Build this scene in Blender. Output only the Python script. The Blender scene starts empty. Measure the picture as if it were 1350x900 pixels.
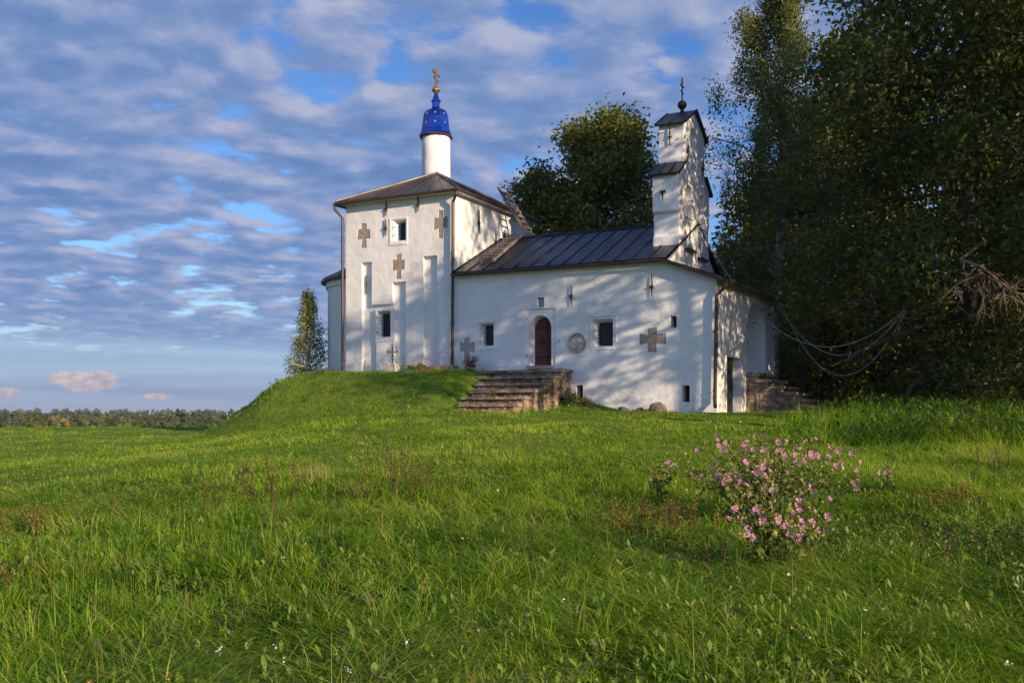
import bpy, bmesh, math, random
import numpy as np
from mathutils import Vector, Matrix, Euler

R = math.radians
S = bpy.context.scene
COL = S.collection
rng = np.random.default_rng(7)
random.seed(7)

# ------------------------------------------------------------------ camera, sky, sun, exposure
cam_d = bpy.data.cameras.new('camera')
cam = bpy.data.objects.new('camera', cam_d)
COL.objects.link(cam)
cam.location = (0, 0, 1.6)
cam.rotation_euler = (R(90), 0, 0)
cam_d.sensor_width = 36.0
cam_d.lens = 34.67
cam_d.shift_y = 0.0704
cam_d.clip_start = 0.1
cam_d.clip_end = 12000
S.camera = cam

SUN_EL = 16.0
SUN_DIR = Vector((0.661, -0.75, 0)).normalized() * math.cos(R(SUN_EL)) + Vector((0, 0, math.sin(R(SUN_EL))))
SUN_AZ = math.atan2(SUN_DIR.x, SUN_DIR.y)

S.view_settings.view_transform = 'Standard'
S.view_settings.look = 'None'
S.view_settings.exposure = 0.50
S.view_settings.gamma = 1.0
S.view_settings.use_curve_mapping = False

sun_d = bpy.data.lights.new('sun', 'SUN')
sun = bpy.data.objects.new('sun', sun_d)
COL.objects.link(sun)
sun_d.energy = 5.0
sun_d.angle = R(0.5)
sun_d.color = (1.0, 0.76, 0.51)
sun.rotation_euler = SUN_DIR.to_track_quat('Z', 'Y').to_euler()
sun.location = (30, -30, 40)

W = bpy.data.worlds.new('World')
S.world = W
W.use_nodes = True


class NT:
    """small helper around a node tree"""
    def __init__(self, nt):
        self.nt = nt
        nt.nodes.clear()

    def n(self, kind, **kw):
        nd = self.nt.nodes.new(kind)
        ins = kw.pop('ins', {})
        for k, v in kw.items():
            setattr(nd, k, v)
        for k, v in ins.items():
            if isinstance(v, bpy.types.NodeSocket):
                self.nt.links.new(v, nd.inputs[k])
            else:
                nd.inputs[k].default_value = v
        return nd

    def math(self, op, a, b=0.0, c=0.0, clamp=False):
        nd = self.n('ShaderNodeMath', operation=op, use_clamp=clamp)
        for i, v in enumerate((a, b, c)):
            if isinstance(v, bpy.types.NodeSocket):
                self.nt.links.new(v, nd.inputs[i])
            else:
                nd.inputs[i].default_value = v
        return nd.outputs[0]

    def vmath(self, op, a, b=(0, 0, 0)):
        nd = self.n('ShaderNodeVectorMath', operation=op)
        for i, v in enumerate((a, b)):
            if isinstance(v, bpy.types.NodeSocket):
                self.nt.links.new(v, nd.inputs[i])
            else:
                nd.inputs[i].default_value = v
        return nd.outputs[0]

    def mix(self, fac, a, b, blend='MIX'):
        nd = self.n('ShaderNodeMix', data_type='RGBA', blend_type=blend)
        for i, v in ((0, fac), (6, a), (7, b)):
            if isinstance(v, bpy.types.NodeSocket):
                self.nt.links.new(v, nd.inputs[i])
            else:
                nd.inputs[i].default_value = v
        return nd.outputs[2]

    def smooth(self, x, lo, hi, a=0.0, b=1.0):
        nd = self.n('ShaderNodeMapRange', interpolation_type='SMOOTHSTEP')
        self.nt.links.new(x, nd.inputs[0])
        nd.inputs[1].default_value = lo
        nd.inputs[2].default_value = hi
        nd.inputs[3].default_value = a
        nd.inputs[4].default_value = b
        return nd.outputs[0]

    def noise(self, vec, scale, detail=4.0, rough=0.55, dist=0.0):
        nd = self.n('ShaderNodeTexNoise', ins={'Scale': scale, 'Detail': detail, 'Roughness': rough, 'Distortion': dist})
        if vec is not None:
            self.nt.links.new(vec, nd.inputs['Vector'])
        return nd.outputs['Fac']

    def ramp(self, fac, stops):
        nd = self.n('ShaderNodeValToRGB')
        cr = nd.color_ramp
        while len(cr.elements) < len(stops):
            cr.elements.new(0.5)
        for e, (p, c) in zip(cr.elements, stops):
            e.position = p
            e.color = (c[0], c[1], c[2], 1)
        self.nt.links.new(fac, nd.inputs[0])
        return nd.outputs[0]

    def link(self, a, b):
        self.nt.links.new(a, b)


def build_sky():
    t = NT(W.node_tree)
    out = t.n('ShaderNodeOutputWorld')
    sky = t.n('ShaderNodeTexSky', sky_type='NISHITA')
    sky.sun_disc = False
    sky.sun_elevation = R(SUN_EL)
    sky.sun_rotation = SUN_AZ
    sky.altitude = 100
    sky.air_density = 1.0
    sky.dust_density = 0.4
    sky.ozone_density = 3.0
    blue = t.n('ShaderNodeHueSaturation', ins={'Hue': 0.512, 'Saturation': 1.22, 'Value': 0.8, 'Color': sky.outputs[0]})
    bg = t.n('ShaderNodeBackground', ins={'Color': t.mix(1.0, blue.outputs[0], (0.92, 0.94, 1.0, 1), 'MULTIPLY'), 'Strength': 0.15})
    co = t.n('ShaderNodeTexCoord').outputs['Generated']
    sep = t.n('ShaderNodeSeparateXYZ', ins={0: co})
    x, y, z = sep.outputs
    zz = t.math('ADD', t.math('MAXIMUM', z, 0.0), 0.13)
    px = t.math('DIVIDE', x, zz)
    py = t.math('DIVIDE', y, zz)
    p = t.n('ShaderNodeCombineXYZ', ins={0: px, 1: py, 2: 53.3}).outputs[0]
    # altocumulus deck lying on a plane overhead
    warp = t.n('ShaderNodeTexNoise', ins={'Scale': 0.9, 'Detail': 3.0})
    t.link(p, warp.inputs['Vector'])
    pw = t.vmath('ADD', p, t.vmath('MULTIPLY', t.vmath('SUBTRACT', warp.outputs['Color'], (0.5, 0.5, 0.5)), (0.28, 0.28, 0)))
    big = t.noise(pw, 1.05, 3, 0.5)
    lump = t.noise(pw, 6.4, 6, 0.52)
    sun_off = t.vmath('ADD', pw, (0.05, -0.065, 0.0))
    lump2 = t.noise(sun_off, 6.4, 6, 0.52)
    dens = t.math('ADD', t.math('MULTIPLY', big, 0.66), t.math('MULTIPLY', lump, 0.74))
    # more open sky to the right and overhead
    right = t.smooth(t.math('DIVIDE', x, t.math('MAXIMUM', y, 0.1)), -0.30, 0.30, -0.03, 0.07)
    dens = t.math('SUBTRACT', dens, right)
    mask = t.smooth(dens, 0.565, 0.685)
    mask = t.math('MULTIPLY', mask, t.smooth(z, 0.035, 0.085, 0.0, 0.97))
    mask = t.math('MULTIPLY', mask, t.smooth(z, 0.42, 0.75, 1.0, 0.5))
    lit = t.math('ADD', t.math('MULTIPLY', t.math('SUBTRACT', lump, lump2), 2.7), 0.34, clamp=True)
    thin = t.smooth(dens, 0.60, 0.88, 0.34, -0.14)
    lit = t.math('ADD', lit, thin, clamp=True)
    ccol = t.ramp(lit, ((0.0, (0.092, 0.165, 0.345)), (0.35, (0.130, 0.205, 0.385)), (0.62, (0.195, 0.250, 0.415)), (1.0, (0.31, 0.335, 0.455))))
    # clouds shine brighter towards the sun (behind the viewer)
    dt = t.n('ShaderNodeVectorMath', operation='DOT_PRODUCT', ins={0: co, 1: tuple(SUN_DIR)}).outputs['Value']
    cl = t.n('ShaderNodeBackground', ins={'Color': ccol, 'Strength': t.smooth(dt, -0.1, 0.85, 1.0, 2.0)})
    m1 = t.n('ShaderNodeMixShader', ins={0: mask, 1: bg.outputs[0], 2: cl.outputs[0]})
    # thin bright haze towards the horizon with long bars of stratus
    hz = t.smooth(z, 0.02, 0.13, 0.92, 0.0)
    bars = t.n('ShaderNodeCombineXYZ', ins={0: t.math('MULTIPLY', x, 3.0), 1: t.math('MULTIPLY', y, 3.0), 2: t.math('MULTIPLY', z, 60.0)}).outputs[0]
    bn = t.noise(bars, 1.0, 4, 0.5, 0.3)
    hcol = t.mix(t.smooth(bn, 0.36, 0.62), (0.150, 0.225, 0.400, 1), (0.225, 0.315, 0.49, 1))
    hbg = t.n('ShaderNodeBackground', ins={'Color': hcol, 'Strength': 1.0})
    m2 = t.n('ShaderNodeMixShader', ins={0: hz, 1: m1.outputs[0], 2: hbg.outputs[0]})
    # low sunlit cumulus far off, near the horizon
    last = m2.outputs[0]
    az = t.math('ARCTAN2', x, y)
    el = t.math('ARCSINE', z)
    for (a0, e0, sa, se) in ((-0.409, 0.030, 0.034, 0.0105), (-0.473, 0.0185, 0.013, 0.005), (-0.345, 0.0165, 0.016, 0.003)):
        da = t.math('DIVIDE', t.math('SUBTRACT', az, a0), sa)
        de = t.math('DIVIDE', t.math('SUBTRACT', el, e0), se)
        v = t.n('ShaderNodeCombineXYZ', ins={0: t.math('MULTIPLY', az, 60.0), 1: t.math('MULTIPLY', el, 90.0), 2: 1.0 + a0}).outputs[0]
        nz = t.noise(v, 0.9, 6, 0.62)
        d2 = t.math('ADD', t.math('MULTIPLY', da, da), t.math('MULTIPLY', de, de))
        cm = t.smooth(t.math('SUBTRACT', t.math('MULTIPLY', nz, 2.6), d2), 0.28, 0.72, 0.0, 0.85)
        nz2 = t.noise(t.vmath('ADD', v, (0.35, 0.5, 0.0)), 0.9, 5, 0.6)
        li = t.math('ADD', t.math('MULTIPLY', t.math('SUBTRACT', nz, nz2), 2.5), t.math('ADD', t.math('MULTIPLY', de, 0.22), 0.62), clamp=True)
        cc = t.ramp(li, ((0.0, (0.20, 0.235, 0.36)), (0.45, (0.37, 0.31, 0.35)), (1.0, (0.58, 0.44, 0.40))))
        cb = t.n('ShaderNodeBackground', ins={'Color': cc, 'Strength': 1.0})
        last = t.n('ShaderNodeMixShader', ins={0: cm, 1: last, 2: cb.outputs[0]}).outputs[0]
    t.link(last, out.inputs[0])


build_sky()


# ------------------------------------------------------------------ materials
def principled(name):
    m = bpy.data.materials.new(name)
    m.use_nodes = True
    t = NT(m.node_tree)
    out = t.n('ShaderNodeOutputMaterial')
    b = t.n('ShaderNodeBsdfPrincipled')
    t.link(b.outputs[0], out.inputs[0])
    return m, t, b, out


def bump(t, b, h, strength, dist=0.02):
    nd = t.n('ShaderNodeBump', ins={'Strength': strength, 'Distance': dist, 'Height': h})
    t.link(nd.outputs[0], b.inputs['Normal'])


def plain(name, c1, c2, scale=4.0, rough=0.7, metal=0.0, bs=0.2, spec=0.4):
    m, t, b, out = principled(name)
    co = t.n('ShaderNodeTexCoord').outputs['Object']
    n1 = t.noise(co, scale, 5, 0.6)
    col = t.mix(t.smooth(n1, 0.3, 0.7), c1 + (1,), c2 + (1,))
    t.link(col, b.inputs['Base Color'])
    b.inputs['Roughness'].default_value = rough
    b.inputs['Metallic'].default_value = metal
    b.inputs['Specular IOR Level'].default_value = spec
    bump(t, b, t.noise(co, scale * 5, 5, 0.6), bs)
    return m


def mat_plaster():
    m, t, b, out = principled('whitewash')
    co = t.n('ShaderNodeTexCoord').outputs['Object']
    n1 = t.noise(co, 0.8, 5, 0.6)
    n2 = t.noise(co, 6.0, 6, 0.65)
    col = t.mix(t.smooth(n1, 0.35, 0.7), (0.79, 0.785, 0.775, 1), (0.70, 0.695, 0.685, 1))
    # rain streaks: noise stretched down the wall
    st = t.vmath('MULTIPLY', co, (3.5, 3.5, 0.35))
    ns = t.smooth(t.noise(st, 2.2, 5, 0.7), 0.56, 0.78, 0.0, 0.38)
    col = t.mix(ns, col, (0.46, 0.43, 0.40, 1))
    # grime close to the ground (splash zone)
    z = t.n('ShaderNodeSeparateXYZ', ins={0: co}).outputs[2]
    sx = t.n('ShaderNodeSeparateXYZ', ins={0: co}).outputs[0]
    z = t.math('SUBTRACT', z, t.smooth(sx, 4.6, 0.0, 0.0, 1.45))
    low = t.math('MULTIPLY', t.smooth(z, 0.0, 1.5, 0.75, 0.0), t.smooth(n2, 0.42, 0.72))
    col = t.mix(low, col, (0.42, 0.38, 0.33, 1))
    spots = t.smooth(t.noise(co, 16.0, 3, 0.6), 0.70, 0.78, 0.0, 0.35)
    col = t.mix(spots, col, (0.48, 0.42, 0.37, 1))
    t.link(col, b.inputs['Base Color'])
    b.inputs['Roughness'].default_value = 0.9
    b.inputs['Specular IOR Level'].default_value = 0.15
    h = t.math('ADD', t.math('MULTIPLY', t.noise(co, 1.6, 4, 0.55), 3.0), t.math('MULTIPLY', t.noise(co, 14, 5, 0.6), 0.35))
    bump(t, b, h, 0.55, 0.03)
    return m


def mat_roof(name, c1, c2, rough):
    m, t, b, out = principled(name)
    co = t.n('ShaderNodeTexCoord').outputs['Object']
    n1 = t.noise(t.vmath('MULTIPLY', co, (1.5, 0.6, 1)), 1.3, 6, 0.65)
    col = t.mix(t.smooth(n1, 0.35, 0.68), c1 + (1,), c2 + (1,))
    rust = t.smooth(t.noise(co, 5, 5, 0.7), 0.62, 0.8, 0, 0.5)
    col = t.mix(rust, col, (0.10, 0.055, 0.035, 1))
    t.link(col, b.inputs['Base Color'])
    b.inputs['Metallic'].default_value = 0.35
    t.link(t.smooth(n1, 0.3, 0.7, rough - 0.08, rough + 0.12), b.inputs['Roughness'])
    bump(t, b, t.noise(co, 2.2, 3, 0.5), 0.25, 0.03)
    return m


def mat_stone():
    m, t, b, out = principled('weathered_stone')
    co = t.n('ShaderNodeTexCoord').outputs['Object']
    n1 = t.noise(co, 3.0, 7, 0.68)
    col = t.ramp(n1, ((0.30, (0.075, 0.055, 0.042)), (0.46, (0.22, 0.155, 0.11)), (0.60, (0.38, 0.29, 0.21)), (0.75, (0.52, 0.43, 0.33))))
    lich = t.smooth(t.noise(co, 7.5, 4, 0.6, 0.6), 0.60, 0.68, 0, 0.55)
    col = t.mix(lich, col, (0.48, 0.45, 0.40, 1))
    moss = t.smooth(t.noise(co, 2.1, 5, 0.7), 0.60, 0.72, 0, 0.7)
    col = t.mix(moss, col, (0.055, 0.075, 0.02, 1))
    t.link(col, b.inputs['Base Color'])
    b.inputs['Roughness'].default_value = 0.92
    b.inputs['Specular IOR Level'].default_value = 0.2
    bump(t, b, t.noise(co, 9, 8, 0.7), 0.9, 0.04)
    return m


def mat_cross_stone():
    m, t, b, out = principled('carved_stone')
    co = t.n('ShaderNodeTexCoord').outputs['Object']
    n1 = t.noise(co, 9.0, 6, 0.65)
    col = t.ramp(n1, ((0.3, (0.20, 0.155, 0.125)), (0.5, (0.33, 0.265, 0.22)), (0.7, (0.42, 0.36, 0.31))))
    t.link(col, b.inputs['Base Color'])
    b.inputs['Roughness'].default_value = 0.95
    bump(t, b, t.noise(co, 22, 6, 0.7), 0.8, 0.03)
    return m


def mat_foliage(name, stops, trans=0.30, rough=0.55, spec=0.35, tcol=None):
    m, t, b, out = principled(name)
    at = t.n('ShaderNodeAttribute', attribute_name='tint').outputs['Fac']
    col = t.ramp(at, stops)
    t.link(col, b.inputs['Base Color'])
    b.inputs['Roughness'].default_value = rough
    b.inputs['Specular IOR Level'].default_value = spec
    tr = t.n('ShaderNodeBsdfTranslucent')
    tc = t.mix(1.0, col, (1.25, 1.2, 0.45, 1) if tcol is None else tcol, 'MULTIPLY')
    t.link(tc, tr.inputs[0])
    mx = t.n('ShaderNodeMixShader', ins={0: trans, 1: b.outputs[0], 2: tr.outputs[0]})
    t.link(mx.outputs[0], out.inputs[0])
    return m


def mat_ground():
    m, t, b, out = principled('turf')
    co = t.n('ShaderNodeTexCoord').outputs['Object']
    n1 = t.noise(co, 0.22, 5, 0.6)
    n2 = t.noise(co, 2.5, 6, 0.7)
    n3 = t.noise(co, 14.0, 4, 0.7)
    col = t.ramp(n2, ((0.28, (0.065, 0.115, 0.011)), (0.5, (0.125, 0.205, 0.018)), (0.74, (0.190, 0.265, 0.030))))
    col = t.mix(t.smooth(n1, 0.42, 0.68, 0, 0.55), col, (0.115, 0.145, 0.03, 1))
    col = t.mix(t.smooth(n3, 0.58, 0.75, 0, 0.55), col, (0.13, 0.125, 0.045, 1))
    col = t.mix(t.smooth(n3, 0.44, 0.28, 0, 0.6), col, (0.02, 0.035, 0.008, 1))
    # hay-coloured and wooded stretches on the plain far off
    cd = t.n('ShaderNodeSeparateXYZ', ins={0: co}).outputs[1]
    thatch = t.mix(t.smooth(n2, 0.3, 0.7), (0.022, 0.032, 0.009, 1), (0.050, 0.058, 0.018, 1))
    col = t.mix(t.smooth(cd, 14.0, 20.0, 0.9, 0.0), col, thatch)
    far = t.smooth(cd, 110, 200)
    fcol = t.ramp(t.noise(co, 0.012, 3, 0.5), ((0.40, (0.045, 0.065, 0.022)), (0.58, (0.10, 0.10, 0.04)), (0.68, (0.26, 0.18, 0.09))))
    col = t.mix(far, col, fcol)
    t.link(col, b.inputs['Base Color'])
    b.inputs['Roughness'].default_value = 0.9
    b.inputs['Specular IOR Level'].default_value = 0.1
    bump(t, b, t.math('ADD', n2, t.math('MULTIPLY', n3, 0.5)), 1.0, 0.12)
    return m


def mat_bark(name, c1, c2, sx=6.0, sz=1.0):
    m, t, b, out = principled(name)
    co = t.n('ShaderNodeTexCoord').outputs['Object']
    v = t.vmath('MULTIPLY', co, (sx, sx, sz))
    n1 = t.noise(v, 1.6, 6, 0.7)
    t.link(t.mix(t.smooth(n1, 0.35, 0.65), c1 + (1,), c2 + (1,)), b.inputs['Base Color'])
    b.inputs['Roughness'].default_value = 0.9
    bump(t, b, n1, 0.9, 0.05)
    return m


def mat_painted_door():
    m, t, b, out = principled('red_door_paint')
    co = t.n('ShaderNodeTexCoord').outputs['Object']
    n1 = t.noise(t.vmath('MULTIPLY', co, (8, 8, 0.8)), 2.0, 5, 0.65)
    col = t.mix(t.smooth(n1, 0.35, 0.7), (0.16, 0.018, 0.014, 1), (0.085, 0.012, 0.012, 1))
    xx = t.n('ShaderNodeSeparateXYZ', ins={0: co}).outputs[0]
    fr = t.math('ABSOLUTE', t.math('SUBTRACT', t.math('FRACT', t.math('MULTIPLY', xx, 5.6)), 0.5))
    col = t.mix(t.smooth(fr, 0.46, 0.49), col, (0.02, 0.006, 0.006, 1))
    t.link(col, b.inputs['Base Color'])
    b.inputs['Roughness'].default_value = 0.55
    bump(t, b, n1, 0.4, 0.01)
    return m


M = {}
M['plaster'] = mat_plaster()
M['roof_brown'] = mat_roof('brown_roof_sheet', (0.050, 0.040, 0.038), (0.095, 0.076, 0.070), 0.42)
M['roof_slate'] = mat_roof('slate_roof_sheet', (0.016, 0.018, 0.027), (0.034, 0.036, 0.048), 0.38)
M['gutter'] = plain('brown_gutter', (0.045, 0.024, 0.022), (0.080, 0.042, 0.034), 6, 0.45, 0.0, 0.1)
M['iron'] = plain('old_iron', (0.022, 0.018, 0.018), (0.06, 0.042, 0.034), 14, 0.6, 0.3, 0.4)
M['stone'] = mat_stone()
M['cross_stone'] = mat_cross_stone()
M['pale_stone'] = plain('pale_stone', (0.30, 0.28, 0.25), (0.46, 0.43, 0.39), 8, 0.9, 0.0, 0.7)
M['dark_hole'] = plain('dark_interior', (0.010, 0.010, 0.012), (0.022, 0.020, 0.020), 3, 0.8)
M['glass'] = plain('old_window_glass', (0.018, 0.020, 0.026), (0.030, 0.032, 0.038), 3, 0.15, 0.0, 0.05)
M['blue'] = plain('blue_dome_enamel', (0.004, 0.060, 0.34), (0.010, 0.130, 0.56), 1.2, 0.09, 1.0, 0.03, 0.6)
_b = [n for n in M['blue'].node_tree.nodes if n.type == 'BSDF_PRINCIPLED'][0]
_b.inputs['Coat Weight'].default_value = 1.0
_b.inputs['Coat Roughness'].default_value = 0.06
M['gold'] = plain('gilding', (0.42, 0.24, 0.08), (0.60, 0.38, 0.15), 9, 0.38, 0.8, 0.15)
M['star'] = plain('dull_gold_star', (0.30, 0.23, 0.15), (0.42, 0.33, 0.22), 9, 0.5, 0.3, 0.1)
M['wood'] = mat_bark('grey_weathered_wood', (0.14, 0.115, 0.095), (0.26, 0.215, 0.18), 9, 0.8)
M['brownwood'] = mat_bark('dark_door_wood', (0.018, 0.016, 0.020), (0.040, 0.034, 0.036), 10, 0.8)
M['door'] = mat_painted_door()
M['icon'] = plain('painted_icon', (0.10, 0.22, 0.42), (0.45, 0.40, 0.34), 16, 0.4)
M['boulder'] = plain('granite_boulder', (0.11, 0.075, 0.06), (0.27, 0.19, 0.155), 5, 0.9, 0.0, 0.8)
M['redslab'] = plain('red_stone_slab', (0.34, 0.14, 0.11), (0.46, 0.24, 0.19), 7, 0.9, 0.0, 0.5)
M['cable'] = plain('grey_cable', (0.34, 0.32, 0.31), (0.46, 0.44, 0.42), 3, 0.5)
M['ground'] = mat_ground()
M['bark'] = mat_bark('brown_bark', (0.050, 0.036, 0.028), (0.115, 0.085, 0.065), 5, 0.8)
M['birchbark'] = mat_bark('birch_bark', (0.10, 0.09, 0.08), (0.62, 0.58, 0.54), 1.2, 5)
M['twig'] = mat_bark('dead_twig', (0.14, 0.095, 0.07), (0.24, 0.17, 0.13), 9, 1)
M['grass'] = mat_foliage('grass_blades', ((0.0, (0.035, 0.080, 0.010)), (0.35, (0.105, 0.230, 0.012)), (0.62, (0.205, 0.365, 0.018)), (0.80, (0.330, 0.450, 0.042)), (0.90, (0.36, 0.31, 0.10)), (1.0, (0.36, 0.24, 0.12))), 0.42, 0.65, 0.15)
M['weed'] = mat_foliage('broad_weed_leaves', ((0.0, (0.05, 0.115, 0.012)), (0.5, (0.13, 0.225, 0.022)), (1.0, (0.25, 0.32, 0.05))), 0.32, 0.45, 0.35)
M['dry'] = mat_foliage('dry_brown_stalks', ((0.0, (0.060, 0.040, 0.020)), (0.5, (0.13, 0.090, 0.045)), (1.0, (0.26, 0.18, 0.095))), 0.15, 0.8, 0.1)
M['herb'] = mat_foliage('reddening_herb', ((0.0, (0.055, 0.075, 0.015)), (0.4, (0.10, 0.10, 0.022)), (0.7, (0.135, 0.085, 0.030)), (1.0, (0.22, 0.15, 0.045))), 0.25, 0.7, 0.1)
M['linden'] = mat_foliage('linden_leaves', ((0.0, (0.034, 0.066, 0.010)), (0.5, (0.098, 0.132, 0.020)), (0.85, (0.195, 0.210, 0.034)), (1.0, (0.30, 0.20, 0.03))), 0.34, 0.42, 0.4)
M['maple'] = mat_foliage('maple_leaves', ((0.0, (0.040, 0.078, 0.010)), (0.5, (0.095, 0.140, 0.017)), (0.85, (0.175, 0.195, 0.028)), (1.0, (0.28, 0.19, 0.05))), 0.28, 0.5, 0.35)
M['birch'] = mat_foliage('birch_leaves', ((0.0, (0.065, 0.100, 0.020)), (0.5, (0.140, 0.175, 0.038)), (0.85, (0.23, 0.25, 0.065)), (1.0, (0.26, 0.21, 0.07))), 0.28, 0.5, 0.3)
M['shrub'] = mat_foliage('shrub_leaves', ((0.0, (0.05, 0.08, 0.015)), (0.5, (0.13, 0.14, 0.03)), (0.8, (0.26, 0.12, 0.05)), (1.0, (0.40, 0.16, 0.08))), 0.3, 0.6, 0.2)
M['forest'] = mat_foliage('distant_forest_leaves', ((0.0, (0.026, 0.045, 0.016)), (0.45, (0.065, 0.085, 0.026)), (0.8, (0.12, 0.125, 0.038)), (0.92, (0.18, 0.12, 0.045)), (1.0, (0.24, 0.105, 0.055))), 0.15, 0.8, 0.1)
M['petal'] = mat_foliage('mallow_petals', ((0.0, (0.34, 0.18, 0.48)), (0.35, (0.60, 0.22, 0.44)), (0.7, (0.73, 0.34, 0.54)), (1.0, (0.86, 0.58, 0.70))), 0.30, 0.6, 0.2, (1.0, 0.9, 1.0, 1))
M['mallow'] = mat_foliage('mallow_leaves', ((0.0, (0.035, 0.065, 0.014)), (0.5, (0.095, 0.135, 0.028)), (0.8, (0.22, 0.24, 0.06)), (1.0, (0.52, 0.48, 0.18))), 0.28, 0.6, 0.2)
M['orange'] = mat_foliage('orange_petals', ((0.0, (0.55, 0.14, 0.03)), (0.5, (0.70, 0.28, 0.05)), (1.0, (0.75, 0.45, 0.10))), 0.25, 0.6, 0.2)

M['white'] = mat_foliage('white_blossoms', ((0.0, (0.55, 0.50, 0.42)), (1.0, (0.80, 0.78, 0.72))), 0.2, 0.7, 0.1)


# ------------------------------------------------------------------ mesh helpers
def tag(o, label=None, cat=None, group=None, kind=None):
    if label: o['label'] = label
    if cat: o['category'] = cat
    if group: o['group'] = group
    if kind: o['kind'] = kind
    return o


def empty(name, loc, rz=0.0):
    o = bpy.data.objects.new(name, None)
    COL.objects.link(o)
    o.empty_display_size = 0.3
    o.location = loc
    o.rotation_euler = (0, 0, rz)
    return o


def link(name, me, mat, parent=None):
    if mat is not None and not me.materials:
        me.materials.append(mat)
    o = bpy.data.objects.new(name, me)
    COL.objects.link(o)
    if parent is not None:
        o.parent = parent
    return o


def nmesh(name, V, F, mat, parent=None, tint=None, smooth=False):
    """numpy quads -> one mesh object"""
    V = np.asarray(V, np.float32).reshape(-1, 3)
    F = np.asarray(F, np.int32)
    k = F.shape[1]
    me = bpy.data.meshes.new(name)
    me.vertices.add(len(V))
    me.vertices.foreach_set('co', V.ravel())
    me.loops.add(F.size)
    me.loops.foreach_set('vertex_index', F.ravel())
    me.polygons.add(len(F))
    me.polygons.foreach_set('loop_start', np.arange(0, F.size, k, dtype=np.int32))
    me.polygons.foreach_set('use_smooth', np.full(len(F), smooth))
    if tint is not None:
        a = me.attributes.new('tint', 'FLOAT', 'POINT')
        a.data.foreach_set('value', np.asarray(tint, np.float32).ravel())
    me.update(calc_edges=True)
    return link(name, me, mat, parent)


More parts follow.
